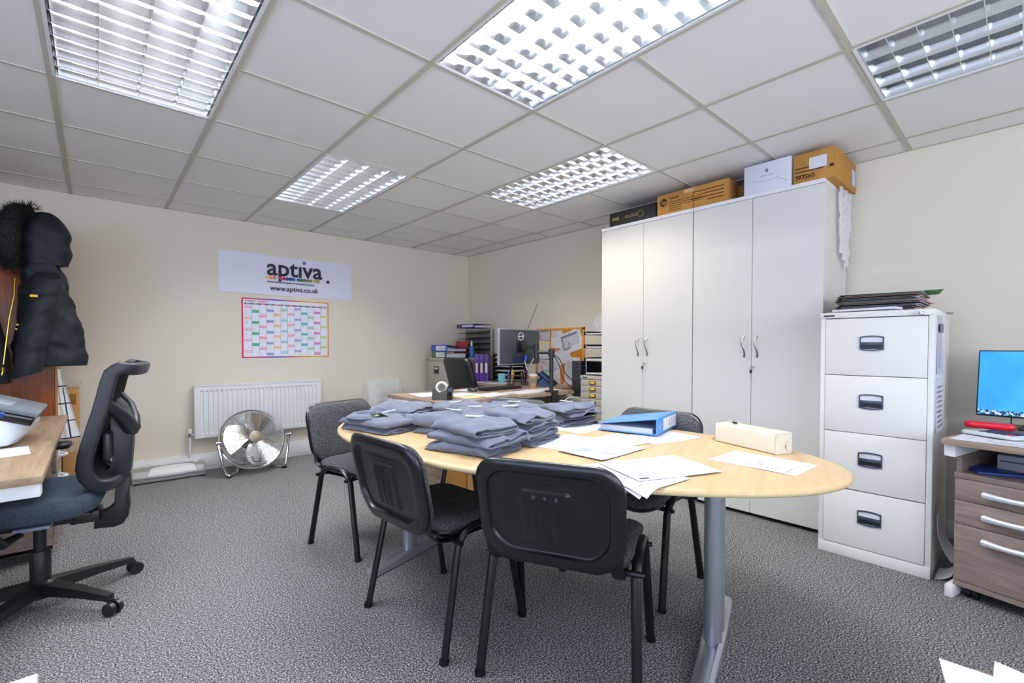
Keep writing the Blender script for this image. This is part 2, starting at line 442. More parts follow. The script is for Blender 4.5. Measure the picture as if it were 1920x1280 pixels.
# ---------------------------------------------------------------- stacking chair (faces +x, origin on the floor between the feet)
def make_chair(label, loc, rz, group):
    t = thing('stacking_chair', label, 'chair', loc, rz, group)
    # four legs: each half of the two inverted-U tubes
    for sy in (-1, 1):
        for sx in (1, -1):
            top = 0.448
            y0, y1 = sy * 0.262, sy * 0.246
            pts = [(sx * 0.205, y0, 0.0), (sx * 0.128, y1, 0.385)]
            for a in range(1, 7):
                th = R_(a * 15)
                pts.append((sx * (0.128 - 0.05 * (1 - math.cos(th)) - 0.006 * a), y1, 0.385 + (top - 0.385) * math.sin(th)))
            pts.append((0.0, y1, top))
            b = B(); b.tube(pts, 0.0165, 10, flat=0.74)
            b.cyl((sx * 0.2055, y0, 0.0), (sx * 0.203, y0, 0.014), 0.0185, 10)
            b.build('leg', 'black_frame', t)
    b = B()
    for x in (-0.13, 0.115):
        b.tube([(x, -0.262, 0.405), (x, 0.262, 0.405)], 0.011, 8)
        for s in (-1, 1): b.cyl((x, s * 0.255, 0.405), (x, s * 0.272, 0.405), 0.009, 8)
    b.build('seat_rail', 'black_frame', t)
    # flat back stays
    for s in (-1, 1):
        pts = [(0.02, s * 0.2, 0.405), (-0.15, s * 0.2, 0.403), (-0.195, s * 0.203, 0.415), (-0.226, s * 0.203, 0.45), (-0.236, s * 0.203, 0.52)]
        B().tube(pts, 0.02, 8, flat=0.28, up=(0, 0, 1)).build('back_stay', 'black_frame', t)
    # seat: plastic pan and upholstered cushion with a waterfall front
    out = []
    for x, y in rrect(0.43, 0.475, 0.085, 7):
        out.append((x, y * (1 - 0.05 * (0.2 - x))))
    def seat(p):
        z = p.z - 0.020 * max(0, (p.x - 0.10) / 0.12) ** 2 - 0.010 * (1 - (p.y / 0.24) ** 2) + 0.010 * max(0, (-p.x) / 0.2) ** 2
        return Vector((p.x + 0.015, p.y, z))
    b = B(); pad(b, out, [(0.06, 0.412), (0.012, 0.418), (0.0, 0.430), (0.004, 0.438), (0.03, 0.439)], seat)
    b.build('seat_pan', 'shell', t)
    b = B(); pad(b, out, [(0.03, 0.437), (0.004, 0.438), (-0.003, 0.448), (0.002, 0.460), (0.016, 0.470), (0.05, 0.476), (0.11, 0.478), (0.19, 0.478)], seat)
    b.build('seat', 'fabric', t)
    # backrest: fabric pad in front, ribbed plastic shell behind
    W, H = 0.466, 0.318
    ol = []
    for y, z in rrect(W, H, 0.085, 8):
        z2 = z if z > 0 else z - 0.028 * (1 - (y / (W / 2)) ** 2) * (-z / (H / 2)) ** 2
        y2 = y * (1 - 0.035 * (H / 2 - z) / H)
        ol.append((y2, z2))
    def back(p):                         # p.x -> y, p.y -> z, p.z -> thickness towards the front
        y, z, d = p.x, p.y, p.z
        x = -0.278 - 0.22 * z + 0.30 * y * y * 0.9
        return Vector((x + d, y, 0.614 + z))
    b = B(); pad(b, ol, [(0.02, 0.008), (0.003, 0.010), (0.0, 0.018), (0.006, 0.030), (0.022, 0.039), (0.06, 0.043), (0.12, 0.044), (0.19, 0.044)], back)
    b.build('backrest', 'fabric', t)
    b = B()
    # the shell is a ring-grid so that its raised rim, sunk field and ribbed badge are real relief
    n = len(ol); rings = [0.0, 0.004, 0.010, 0.020, 0.032, 0.040, 0.046, 0.052, 0.060]
    secs = []
    hx = max(abs(p[0]) for p in ol); hy = max(abs(p[1]) for p in ol)
    for d, z in [(0.004, 0.012), (-0.004, 0.008), (-0.007, -0.002), (-0.003, -0.010), (0.010, -0.016), (0.026, -0.017), (0.036, -0.015), (0.040, -0.004), (0.044, -0.001), (0.075, -0.002)]:
        sx, sy = 1 - d / hx, 1 - d / hy
        secs.append([back(Vector((p[0] * sx, p[1] * sy, z))) for p in ol])
    b.rings(secs, True, False)
    # centre field as a fine grid filling the last ring, with a raised rounded panel and four ribs
    last = [(p[0] * (1 - 0.075 / hx), p[1] * (1 - 0.075 / hy)) for p in ol]
    def relief(y, z):
        px, pz = abs(y) - 0.078, abs(z + 0.022) - 0.092
        q = math.hypot(max(px + 0.015, 0), max(pz + 0.015, 0)) + min(max(px, pz) + 0.015, 0) - 0.015
        h = 0.008 * min(1, max(0, (-q + 0.002) / 0.004))
        if abs(z + 0.022) < 0.08:
            for k in (-0.036, 0.0, 0.036):
                h += 0.007 * max(0, 1 - ((y - k) / 0.008) ** 2) * min(1, (0.08 - abs(z + 0.022)) / 0.012)
        return -0.002 - h
    NR = 26
    rr = []
    for i in range(NR + 1):
        m = 1 - i / NR
        rr.append([back(Vector((p[0] * m, p[1] * m, relief(p[0] * m, p[1] * m)))) if i < NR else back(Vector((p[0] * 0.003, p[1] * 0.003, relief(0, 0)))) for p in dense(last, 4)])
    b.rings(rr, False, True)
    b.build('back_shell', 'shell', t, ang=50)
    return t
def dense(poly, k):
    out = []
    n = len(poly)
    for i in range(n):
        a, c = poly[i], poly[(i + 1) % n]
        L = math.hypot(a[0] - c[0], a[1] - c[1]); kk = max(1, round(L / 0.009))
        for j in range(kk): out.append((a[0] + (c[0] - a[0]) * j / kk, a[1] + (c[1] - a[1]) * j / kk))
    return out
TR = R_(17)
CH = [('black stacking chair nearest the camera, ribbed plastic back to the viewer, papers beyond', (1.258, 1.087, 0), R_(26)),
      ('black stacking chair left of the nearest one, plastic back to the viewer', (1.082, 1.636, 0), R_(4.5)),
      ('black stacking chair at the left end of the table, grey fabric back showing', (1.2, 2.58, 0), R_(-75)),
      ('black stacking chair behind the blue lever arch file, before the cupboards', (1.944, 1.288, 0), R_(184)),
      ('stacking chair beyond the folded clothing, against the back desk', (1.765, 2.165, 0), R_(193))]
ch0 = make_chair(CH[0][0], CH[0][1], CH[0][2], 'chairs round the meeting table')
for lb, loc, rz in CH[1:]: dup(ch0, loc, rz, lb)

# ---------------------------------------------------------------- oval meeting table
t = thing('meeting_table', 'large oval beech-topped meeting table on silver legs, strewn with clothing and papers', 'table', (1.477, 1.469, 0), TR)
ell = [(0.584 * math.cos(a), 1.153 * math.sin(a)) for a in [2 * PI * k / 96 for k in range(96)]]
b = B()
pad(b, ell, [(0.022, 0.684), (0.008, 0.687), (0.0015, 0.693), (0.0, 0.698)], mi=1)
b2 = B(); pad(b, ell, [(0.0, 0.698), (0.001, 0.702), (0.006, 0.707), (0.016, 0.7098), (0.03, 0.71)], mi=0)
b2.bm.free()
b.build('tabletop', ['beech', 'beech_edge'], t)
for sy in (-1, 1):
    y = sy * (0.765 if sy > 0 else 0.738)
    b = B()
    for dx in (-0.036, 0.036): b.cyl((dx + 0.012, y, 0.03), (dx + 0.012, y, 0.68), 0.032, 20)
    b.box(-0.018, 0.042, y - 0.012, y + 0.012, 0.03, 0.68)
    b.build('leg', 'silver', t, ang=50)
    if sy > 0:
        b = B(); b.box(-0.012, 0.072, y - 0.022, y - 0.018, 0.16, 0.24, 0.002); b.build('cable_port', 'black', t)
    b = B()
    out = [(-0.335 + 0.03, 0.0)]
    fy = [(-0.33, 0.022), (-0.31, 0.032), (0, 0.04), (0.31, 0.032), (0.33, 0.022)]
    poly = [(x + 0.03, y - w) for x, w in fy] + [(x + 0.03, y + w) for x, w in reversed(fy)]
    b.rings([[(px + 0.0, py, 0.004) for px, py in poly], [(px, py, 0.022 + 0.022 * (1 - abs(px - 0.03) / 0.33)) for px, py in poly],
             [(0.03 + (px - 0.03) * 0.97, y + (py - y) * 0.6, 0.032 + 0.022 * (1 - abs(px - 0.03) / 0.33)) for px, py in poly]])
    for dx in (-0.29, 0.35): b.cyl((dx, y, 0), (dx, y, 0.008), 0.018, 12)
    b.build('foot', 'silver', t, ang=40)
b = B(); b.box(-0.02, 0.08, -0.76, 0.76, 0.62, 0.662, 0.004); b.build('under_beam', 'silver', t)
for s in (-1, 1):
    b = B(); b.box(-0.28, 0.34, s * 0.765 - 0.03, s * 0.765 + 0.03, 0.662, 0.6838, 0.003); b.build('top_support', 'silver', t)

# ---------------------------------------------------------------- tall white cupboards
def make_cupboard(label, loc, flip):
    """origin at front left foot as seen; y runs towards the viewer's right (−y world)"""
    t = thing('cupboard', label, 'cupboard', loc, 0, 'tall white cupboards')
    W, D, H = 0.800, 0.50, 2.105
    b = B()
    b.box(0.020, D, -W, -W + 0.018, 0.0, H - 0.025, 0.001); b.box(0.020, D, -0.018, 0, 0.0, H - 0.025, 0.001)
    b.box(D - 0.01, D, -W, 0, 0.02, H - 0.03); b.box(0.02, D, -W + 0.018, -0.018, 0.03, 0.05)
    b.build('carcass', 'cupboard', t, flat=True)
    b = B(); b.box(0.045, 0.06, -W + 0.018, -0.018, 0, 0.03); b.build('plinth', 'black', t)
    b = B(); b.box(-0.004, D, -W, 0, H - 0.025, H, 0.0015); b.build('top_panel', 'cupboard_edge', t, flat=True)
    hw = W / 2
    for k in (0, 1):
        y1 = -0.0015 - k * hw; y0 = y1 - hw + 0.003
        d = B(); d.box(0.0, 0.0185, y0, y1, 0.028, H - 0.027, 0.001)
        dr = d.build('door', 'cupboard', t, flat=True)
        yh = -hw + (0.045 if k == 0 else -0.035)
        pts = []
        for i in range(13):
            u = i / 12
            pts.append((-0.006 - 0.024 * math.sin(PI * min(1, u * 1.12)) ** 0.8 if u < 0.9 else -0.006, yh + 0.008 * math.sin(2 * PI * u) * (1), 1.185 - 0.137 * u))
        h = B(); h.tube(pts, [0.0075 - 0.002 * math.sin(PI * i / 12) for i in range(13)], 10, flat=0.6)
        h.cyl((0.002, yh, 1.182), (-0.008, yh, 1.182), 0.006, 8); h.cyl((0.002, yh, 1.052), (-0.008, yh, 1.052), 0.006, 8)
        h.build('handle', 'brushed', dr)
        if k == 1:
            yl = -hw - 0.012
            l = B(); l.cyl((0.0, yl, 0.985), (-0.012, yl, 0.985), 0.009, 14); l.box(-0.026, -0.011, yl - 0.001, yl + 0.001, 0.978, 0.992)
            l.build('lock', 'brushed', dr)
            l = B(); l.box(-0.022, -0.018, yl - 0.001, yl + 0.014, 0.945, 0.968, 0.002, mi=0); l.box(-0.021, -0.019, yl + 0.004, yl + 0.007, 0.915, 0.946, mi=1)
            l.build('key', ['black', 'brushed'], dr)
    return t
make_cupboard('tall white two-door cupboard on the left of the pair, printer carton lying on top', (3.18, 2.406, 0), 0)
c2 = dup(bpy.data.objects['cupboard'], (3.18, 1.602, 0), 0, 'tall white two-door cupboard on the right of the pair, next to the filing cabinet')

# ---------------------------------------------------------------- four-drawer filing cabinet
t = thing('filing_cabinet', 'cream steel four-drawer filing cabinet with folders piled on top', 'filing cabinet', (2.955, 0.293, 0))
W, D, H = 0.464, 0.62, 1.30
b = B()
b.box(0.004, D, 0, 0.022, 0, H - 0.028, 0.002); b.box(0.004, D, W - 0.022, W, 0, H - 0.028, 0.002); b.box(D - 0.01, D, 0.01, W - 0.01, 0.01, H - 0.03)
b.box(0.0, 0.03, 0, W, 0, 0.058, 0.003)
b.box(0.03, D - 0.02, 0.02, W - 0.02, 0.05, 0.056)
b.build('body', 'steel_cream', t)
b = B(); b.box(-0.003, D, -0.001, W + 0.001, H - 0.030, H, 0.003); tp = b.build('top', 'steel_cream', t)
for z0, z1 in ((0.062, 0.360), (0.365, 0.664), (0.667, 0.965), (0.968, 1.266)):
    b = B(); b.box(0.0, 0.02, 0.0235, W - 0.0235, z0, z1, 0.003)
    b.box(0.02, 0.5, 0.03, W - 0.03, z0 + 0.02, z0 + 0.03)
    d = b.build('drawer', 'steel_cream', t)
    zc, yc = z1 - 0.130, 0.238
    # recessed-look handle: bowed frame, label strip above, dark grip slot below
    b = B()
    def bowed(y, z):
        zz = z
        return zz + (0.006 * (1 - (y / 0.05) ** 2)) * (1 if z > 0 else -1) * (abs(z) > 0.02)
    o_ = [(y, s * (0.033 + 0.006 * (1 - (y / 0.05) ** 2))) for s, ys in ((1, range(-10, 11)), (-1, range(10, -11, -1))) for y in [k * 0.005 for k in ys]]
    i_ = [(y * 0.90, z * 0.84) for y, z in o_]
    X = Matrix.Translation((0, yc, zc))
    b.rings([[X @ Vector((0.001, y, z)) for y, z in o_], [X @ Vector((-0.008, y, z)) for y, z in o_], [X @ Vector((-0.008, y, z)) for y, z in i_], [X @ Vector((0.001, y, z)) for y, z in i_]], False, False)
    b.box(-0.0065, 0.001, yc - 0.045, yc + 0.045, zc - 0.010, zc + 0.006, 0.001)
    h = b.build('handle', M.setdefault('handle_grey', mat('handle_grey', '#3b4656', 0.4)), d)
    b = B(); b.box(-0.003, 0.0005, yc - 0.045, yc + 0.045, zc + 0.006, zc + 0.028); b.build('label_strip', 'paper', h)
    b = B(); b.box(-0.002, 0.0005, yc - 0.045, yc + 0.045, zc - 0.030, zc - 0.010); b.build('grip_slot', 'black', h)
b = B(); b.cyl((-0.002, 0.045, H - 0.016), (-0.012, 0.045, H - 0.016), 0.009, 14); b.box(-0.028, -0.012, 0.0435, 0.0465, H - 0.026, H - 0.012); b.box(-0.03, -0.024, 0.036, 0.055, H - 0.030, H - 0.012, 0.002)
b.build('lock', 'brushed', t)
b = B(); b.box(-0.0045, -0.003, 0.40, 0.45, H - 0.021, H - 0.012); b.build('maker_plate', 'dark_grey', t)
# ---------------------------------------------------------------- on the back wall
FW = (PI / 2, 0, 0)                       # lettering that faces the room from the back wall
# banner
t = thing('wall_banner', 'white cloth banner with dark logo and coloured dots above the year planner', 'banner', (1.476, YB, 1.82))
def ban(u, v):
    x = -0.629 + 1.258 * u; z = -0.194 + 0.388 * v + 0.004 * math.sin(u * 9)
    return Vector((x, -0.006 - 0.004 * nz(u * 3 + v * 2.2, v * 2, 1.0) - 0.003 * math.sin((u * 1.2 + v) * 7) * (1 - u), z))
b = B(); b.sheet(40, 10, ban, (0, -0.0015, 0)); b.build('cloth', 'banner', t)
M['logo_dark'] = mat('logo_dark', '#2a2030', 0.7)
text('logo_lettering', 'apt\u0131va', 0.228, 'logo_dark', t, (-0.225, -0.016, 0.005), FW, bold=0.004)
DOTX = 0.128
b = B()
b.lathe([(0.0, 0.0), (0.018, 0.0), (0.018, 0.001), (0, 0.001)], 18, X=Matrix.Translation((DOTX, -0.018, 0.155)) @ Matrix.Rotation(PI / 2, 4, 'X'))
b.build('logo_dot', mat('violet_print', '#8f74b4', 0.7), t)
DC = ['#e0c050', '#e0a060', '#e06a4a', None, None, '#d03048', '#b02a50', '#4a2250', '#1c2a98', '#2e58c8', None, '#2e7468', '#2a6a5a', '#5a7a4c', '#7a8448', '#8a8c54', None, '#c4b848', '#9a9860']
x = -0.218
b, mats = B(), []
for c in DC + [None]:
    if c:
        mats.append(mat('print_' + c[1:], c, 0.7))
        b.lathe([(0.0, 0.0), (0.0165, 0.0), (0.0165, 0.0007), (0, 0.0007)], 14, mi=len(mats) - 1, X=Matrix.Translation((x, -0.017 - 0.0002 * (len(mats) % 3), -0.022)) @ Matrix.Rotation(PI / 2, 4, 'X'))
    elif mats:
        b.build('logo_dots', mats, t); b, mats = B(), []
    x += 0.0305 if c else 0.014
b = B(); mats = [mat('plum_print', '#5a2a58', 0.7)]
b.lathe([(0.0, 0.0), (0.0165, 0.0), (0.0165, 0.0007), (0, 0.0007)], 14, X=Matrix.Translation((0.368, -0.018, -0.018)) @ Matrix.Rotation(PI / 2, 4, 'X'))
b.build('end_dot', mats, t)
text('strapline', 'thermal insulation to pipework and ductwork services', 0.024, 'logo_dark', t, (-0.222, -0.016, -0.070), FW, bold=0.0006, sx=0.85)
text('web_address', 'www.aptiva.co.uk', 0.068, 'logo_dark', t, (-0.195, -0.017, -0.145), FW, bold=0.0008, sx=0.95)

# year planner
t = thing('year_planner', 'colourful year planner chart with a rainbow border on the wall under the banner', 'wall planner', (1.442, YB, 1.297))
W, H = 0.822, 0.578
b = B(); mats = []
def mi_of(c):
    n = 'chart_' + c[1:]
    for k, m in enumerate(mats):
        if m.name == n: return k
    mats.append(bpy.data.materials.get(n) or mat(n, c, 0.65)); return len(mats) - 1
def pr(x0, x1, z0, z1, c, d): b.box(x0, x1, -d - 0.0004, -d, z0, z1, mi=mi_of(c))
top_cols = ['#d01a48', '#c81d5c', '#a8247c', '#7c2a9c', '#5a34b0', '#7c3a9c', '#c0506c', '#e07a34', '#e89a28', '#e8b428', '#e8a428', '#e88a28']
n = len(top_cols)
for k, c in enumerate(top_cols):
    x0 = -W / 2 + W * k / n
    pr(x0, x0 + W / n, H / 2 - 0.012, H / 2, c, 0.002)
    pr(x0, x0 + W / n, -H / 2, -H / 2 + 0.012, c, 0.002)
pr(-W / 2, -W / 2 + 0.014, -H / 2, H / 2, '#d0184a', 0.0022); pr(W / 2 - 0.012, W / 2, -H / 2, H / 2, '#e88420', 0.0022)
pr(-W / 2 + 0.002, W / 2 - 0.002, -H / 2 + 0.002, H / 2 - 0.002, '#ecebf2', 0.0012); b.box(-W / 2 + 0.004, W / 2 - 0.004, -0.0014, 0, -H / 2 + 0.004, H / 2 - 0.004, mi=mi_of('#ecebf2'))
heads = ['#3c4a5a', '#2f7a5c', '#b81f50', '#3a3f72', '#d07a24', '#3a5078', '#c0204c', '#46407c', '#3c5068', '#3a6a58', '#b04a9c', '#5a6a44']
cells = ['#f0c0c4', '#3fae86', '#f0a4b8', '#9aa2cc', '#f0c08c', '#a4d4d4', '#f0b0c4', '#b0a8d8', '#62b4c0', '#a8d0bc', '#dc88c4', '#cbdc84']
cw = (W - 0.046) / 12
z1 = H / 2 - 0.062
for k in range(12):
    x0 = -W / 2 + 0.023 + cw * k
    pr(x0 + 0.001, x0 + cw - 0.001, z1, z1 + 0.014, heads[k], 0.0018)
    pr(x0 + 0.018, x0 + cw - 0.018, z1 + 0.005, z1 + 0.009, '#f0f0f4', 0.0024)
    pr(x0 + cw - 0.001, x0 + cw + 0.001, -H / 2 + 0.025, z1, '#5a5a66', 0.0018)
    off = (0.028 * ((k * 3) % 7) / 7 * 3.4)
    for j in range(5):
        zz = z1 - 0.012 - off - j * 0.107
        if zz - 0.026 > -H / 2 + 0.02: pr(x0 + 0.002, x0 + cw - 0.002, zz - 0.026, zz, cells[k], 0.0018)
    for j in range(6):
        zz = z1 - 0.03 - rnd.random() * 0.40
        pr(x0 + 0.012, x0 + 0.03, zz - 0.0025, zz, '#6a6a78', 0.0024)
b.build('sheet', mats, t, flat=True)
mats_t = text('heading', 'TWENTY  TWENTY', 0.024, M.setdefault('chart_red', mat('chart_red', '#b01f4c', 0.7)) and 'chart_red', t, (-0.385, -0.004, H / 2 - 0.038), FW, bold=0.0004)

# radiator
t = thing('radiator', 'white convector radiator with vertical ribs on the wall behind the floor fan', 'radiator', (1.185, YB, 0.30))
W, H = 1.09, 0.46
b = B()
n = 27
secs = []
pr_ = []
for k in range(n):
    xc = -W / 2 + 0.035 + (W - 0.07) * (k + 0.5) / n; w = (W - 0.07) / n
    pr_ += [(xc - w * 0.5, 0), (xc - w * 0.30, 0), (xc - w * 0.20, 0.010), (xc + w * 0.20, 0.010), (xc + w * 0.30, 0)]
pr_ = [(-W / 2, 0)] + pr_ + [(W / 2 - 0.035, 0), (W / 2, 0)]
def radrow(z, k): return [(x, -0.095 + d * k, z) for x, d in pr_]
vv = [radrow(z, k) for z, k in ((0.0, 0), (0.03, 0), (0.045, 1), (H - 0.05, 1), (H - 0.035, 0), (H, 0))]
b.rings(vv, False, False, closed=False)
b.box(-W / 2, W / 2, -0.0945, -0.03, 0, 0.004); b.box(-W / 2, W / 2, -0.04, -0.034, 0, H)
b.build('panel', 'white_paint', t, ang=30, recalc=True)
b = B(); b.box(-W / 2 - 0.004, W / 2 + 0.004, -0.100, -0.03, H, H + 0.012, 0.004)
for k in range(30): b.box(-W / 2 + 0.03 + k * 0.0355, -W / 2 + 0.05 + k * 0.0355, -0.088, -0.04, H + 0.011, H + 0.0135)
b.build('top_grille', 'white_paint', t)
for s in (-1, 1):
    b = B(); b.box(s * W / 2 - 0.004, s * W / 2 + 0.004, -0.100, -0.03, -0.002, H + 0.008, 0.003); b.build('side_panel', 'white_paint', t)
b = B(); b.box(-0.45, -0.41, -0.04, -0.001, 0.05, 0.4); b.box(0.41, 0.45, -0.04, -0.001, 0.05, 0.4); b.box(-0.45, 0.45, -0.039, -0.034, 0.2, 0.23); b.build('wall_bracket', 'white_paint', t)
b = B(); b.tube([(-W / 2 + 0.01, -0.06, 0.035), (-W / 2 - 0.035, -0.06, 0.035)], 0.010, 12)
b.cyl((-W / 2 - 0.035, -0.06, 0.015), (-W / 2 - 0.035, -0.06, 0.05), 0.013, 12)
b.build('valve', 'chrome', t)
b = B(); b.lathe([(0.017, 0.0), (0.019, 0.004), (0.017, 0.036), (0.008, 0.040)], 16, (-W / 2 - 0.035, -0.06, 0.048)); b.build('valve_cap', 'white_plastic', t)
b = B(); b.tube([(-W / 2 - 0.035, -0.06, 0.016), (-W / 2 - 0.035, -0.06, -0.145)], 0.0085, 10); b.build('pipe', 'white_paint', t)

# sockets on the trunking
def socket(lb, x):
    s = thing('wall_socket', lb, 'socket', (x, YB - 0.049, 0.078))
    B().box(-0.073, 0.073, -0.010, 0.0, -0.042, 0.042, 0.004).build('face_plate', 'white_plastic', s)
    b = B()
    for cx in (-0.037, 0.037):
        b.box(cx - 0.003, cx + 0.003, -0.0112, -0.009, 0.000, 0.009); b.box(cx - 0.012, cx - 0.006, -0.0112, -0.009, -0.016, -0.012); b.box(cx + 0.006, cx + 0.012, -0.0112, -0.009, -0.016, -0.012)
    b.build('pin_holes', 'black', s)
    b = B()
    for cx in (-0.012, 0.012): b.box(cx - 0.005, cx + 0.005, -0.0145, -0.009, 0.012, 0.030, 0.002)
    b.build('rocker_switch', 'white_plastic', s)
socket('white double wall socket on the trunking behind the left end of the laminator', 0.395)
socket('white double wall socket on the trunking above the middle of the laminator', 0.600)

# floor fan
t = thing('floor_fan', 'round chrome floor fan standing on the carpet in front of the radiator', 'fan', (1.04, 4.62, 0), R_(6))
RAD = 0.262
FX = Matrix.Translation((-0.02, -0.03, 0.298)) @ Matrix.Rotation(R_(-22), 4, 'X') @ Matrix.Rotation(PI / 2, 4, 'X')
def ring_pts(r, z, n=48): return [FX @ Vector((r * math.cos(2 * PI * k / n), r * math.sin(2 * PI * k / n), z)) for k in range(n)]
def dome(r, d, front): return (0.085 if front else -0.075) * math.sqrt(max(0.0, 1 - (r / RAD) ** 2)) ** 1.0 * d
for nm, front in (('front_grille', True), ('rear_grille', False)):
    b = B()
    for k in range(17):
        r = 0.055 + (RAD - 0.058) * k / 16
        b.tube(ring_pts(r, dome(r, 1, front), 44), 0.0016, 5, loop=True)
    for k in range(12):
        a = 2 * PI * k / 12 + 0.1
        b.tube([FX @ Vector((r * math.cos(a), r * math.sin(a), dome(r, 1, front) - (0.002 if front else -0.002))) for r in (0.05, 0.1, 0.15, 0.2, 0.24, RAD)], 0.002, 5)
    b.build(nm, 'chrome', t)
b = B(); b.tube(ring_pts(RAD, 0.0, 56), 0.009, 8, loop=True); b.build('rim', 'chrome', t)
b = B(); b.lathe([(0.0, 0.086), (0.045, 0.088), (0.054, 0.084), (0.056, 0.078), (0.0, 0.076)], 28, X=FX); b.build('centre_badge', M.setdefault('badge_metal', mat('badge_metal', '#8b7f70', 0.42, 0.7)), t)
b = B(); b.lathe([(0.0, 0.02), (0.045, 0.02), (0.05, 0.0), (0.062, -0.02), (0.062, -0.12), (0.045, -0.145), (0.0, -0.15)], 24, X=FX); b.build('motor', 'dark_grey', t)
for k in range(3):
    a0 = 2 * PI * k / 3 + 0.5
    def bl(u, v):
        r = 0.035 + 0.20 * u; a = a0 + (v - 0.5) * (1.5 - 0.35 * u + 0.5 * u * (1 - u) * 2) + 0.5 * u
        return FX @ Vector((r * math.cos(a), r * math.sin(a), 0.022 + (v - 0.5) * 0.055 * (0.6 + u * 0.4)))
    b = B(); b.sheet(8, 10, bl, FX.to_3x3() @ Vector((0, 0, 0.0015))); b.build('blade', 'brushed', t)
b = B()
for s in (-1, 1):
    pts = [(s * 0.275, -0.03, 0.298), (s * 0.290, -0.035, 0.28), (s * 0.262, -0.05, 0.10), (s * 0.245, -0.065, 0.03), (s * 0.225, -0.08, 0.018), (s * 0.15, -0.02, 0.018), (s * 0.10, 0.11, 0.018)]
    b.tube(pts, 0.0115, 10)
b.tube([(-0.10, 0.11, 0.018), (0.10, 0.11, 0.018)], 0.0115, 10)
b.build('stand', 'chrome', t)
for s in (-1, 1):
    b = B(); b.cyl((s * 0.272, -0.03, 0.298), (s * 0.308, -0.03, 0.298), 0.016, 12); b.cyl((s * 0.252, -0.03, 0.298), (s * 0.274, -0.03, 0.298), 0.007, 8); b.build('tilt_knob', 'chrome', t)
    b = B(); b.box(s * 0.228 - 0.02, s * 0.228 + 0.02, -0.098, -0.06, 0.0, 0.016, 0.004); b.build('rubber_foot', 'black', t)
b = B(); b.tube([FX @ Vector(p) for p in ((-0.05, -0.165, 0.066), (-0.05, -0.18, 0.085), (-0.045, -0.215, 0.085), (0.0, -0.225, 0.08), (0.01, -0.205, 0.08), (0.01, -0.19, 0.07))], 0.0035, 8); b.build('carry_handle', 'dark_grey', t)

# laminator on the floor
t = thing('laminator', 'silver and white laminating machine lying on the carpet against the trunking', 'laminator', (0.445, 4.84, 0), R_(-2))
b = B()
pr2 = [(-0.085, 0.012), (-0.09, 0.045), (-0.088, 0.055), (-0.06, 0.098), (-0.02, 0.110), (0.05, 0.112), (0.09, 0.098), (0.095, 0.03), (0.09, 0.012)]
b.rings([[(x, y * k + (1 - k) * 0.0, z * kz) for y, z in pr2] for x, k, kz in ((-0.247, 0.94, 0.93), (-0.243, 0.985, 0.985), (-0.236, 1, 1), (0.236, 1, 1), (0.243, 0.985, 0.985), (0.247, 0.94, 0.93))])
b.build('casing', M.setdefault('lam_silver', mat('lam_silver', '#a9a7a2', 0.45, 0.3)), t)
b = B(); b.box(-0.235, 0.235, -0.094, -0.086, 0.040, 0.056, 0.003); b.build('front_trim', 'silver', t)
def lamz(y):
    for (ya, za), (yb, zb) in zip(pr2, pr2[1:]):
        if ya <= y <= yb: return za + (zb - za) * (y - ya) / (yb - ya)
    return 0.1
def wp(u, v):
    xx = 0.02 + 0.165 * (2 * u - 1); sv = v * max(0.0, 1 - (2 * u - 1) ** 2) ** 0.5
    y = -0.084 + 0.095 * sv
    return Vector((xx, y, lamz(y) + 0.003))
b = B(); b.sheet(24, 8, wp, (0, 0, 0.004)); b.build('control_panel', 'white_plastic', t)
b = B(); b.lathe([(0.016, 0.0), (0.015, 0.006), (0.011, 0.009), (0, 0.009)], 20, (0.185, 0.01, 0.110)); b.build('power_button', 'white_plastic', t)
b = B(); b.box(0.215, 0.235, -0.084, -0.06, 0, 0.03, 0.003); b.box(-0.235, -0.2, -0.084, -0.06, 0, 0.03, 0.003); b.box(0.2, 0.235, 0.06, 0.085, 0, 0.03); b.box(-0.235, -0.2, 0.06, 0.085, 0, 0.03)
b.build('foot', 'black', t)
b = B(); b.tube([(-0.24, 0.05, 0.03), (-0.28, 0.02, 0.006), (-0.34, 0.0, 0.005), (-0.40, 0.05, 0.005), (-0.44, 0.08, 0.005)], 0.0035, 6); b.build('power_cord', 'black', t)

# clear plastic bag against the back wall
t = thing('plastic_bag', 'crumpled clear plastic bag of packaging standing against the wall left of the back desk', 'bag', (2.43, 4.90, 0))
def bag(y_off, sgn):
    def f(u, v):
        a = 2 * PI * u
        z = 0.74 * v
        wob = 0.03 * nz(u * 16, v * 9, 3.0 + sgn) + 0.03 * nz(u * 5, v * 3.5, 8.0)
        k = (1 - 0.25 * v ** 3) 
        x = 0.215 * math.copysign(abs(math.cos(a)) ** 0.5, math.cos(a)) * (1 + wob * 2)
        y = 0.075 * k * math.copysign(abs(math.sin(a)) ** 0.5, math.sin(a)) * (1 + wob * 5) 
        z += 0.03 * nz(u * 5, 0, 4.0) * v
        return Vector((x, y - 0.0, z))
    return f
f = bag(0, 0)
b = B(); b.rings([[f(i / 64, j / 24) for i in range(64)] for j in range(25)], True, False); b.build('film', 'film_bag', t)
b = B(); b.box(-0.17, -0.02, -0.03, 0.03, 0.005, 0.64, 0.012); b.box(0.0, 0.17, -0.025, 0.035, 0.005, 0.52, 0.012); b.build('packaging', M.setdefault('packing', mat('packing', '#f3f0ec', 0.8)), t)
b = B(); b.box(-0.13, 0.06, -0.082, -0.080, 0.60, 0.606); b.box(-0.12, 0.0, -0.082, -0.080, 0.50, 0.508); b.build('printed_band', M.setdefault('pink_print', mat('pink_print', '#d8a0a4', 0.6)), t)

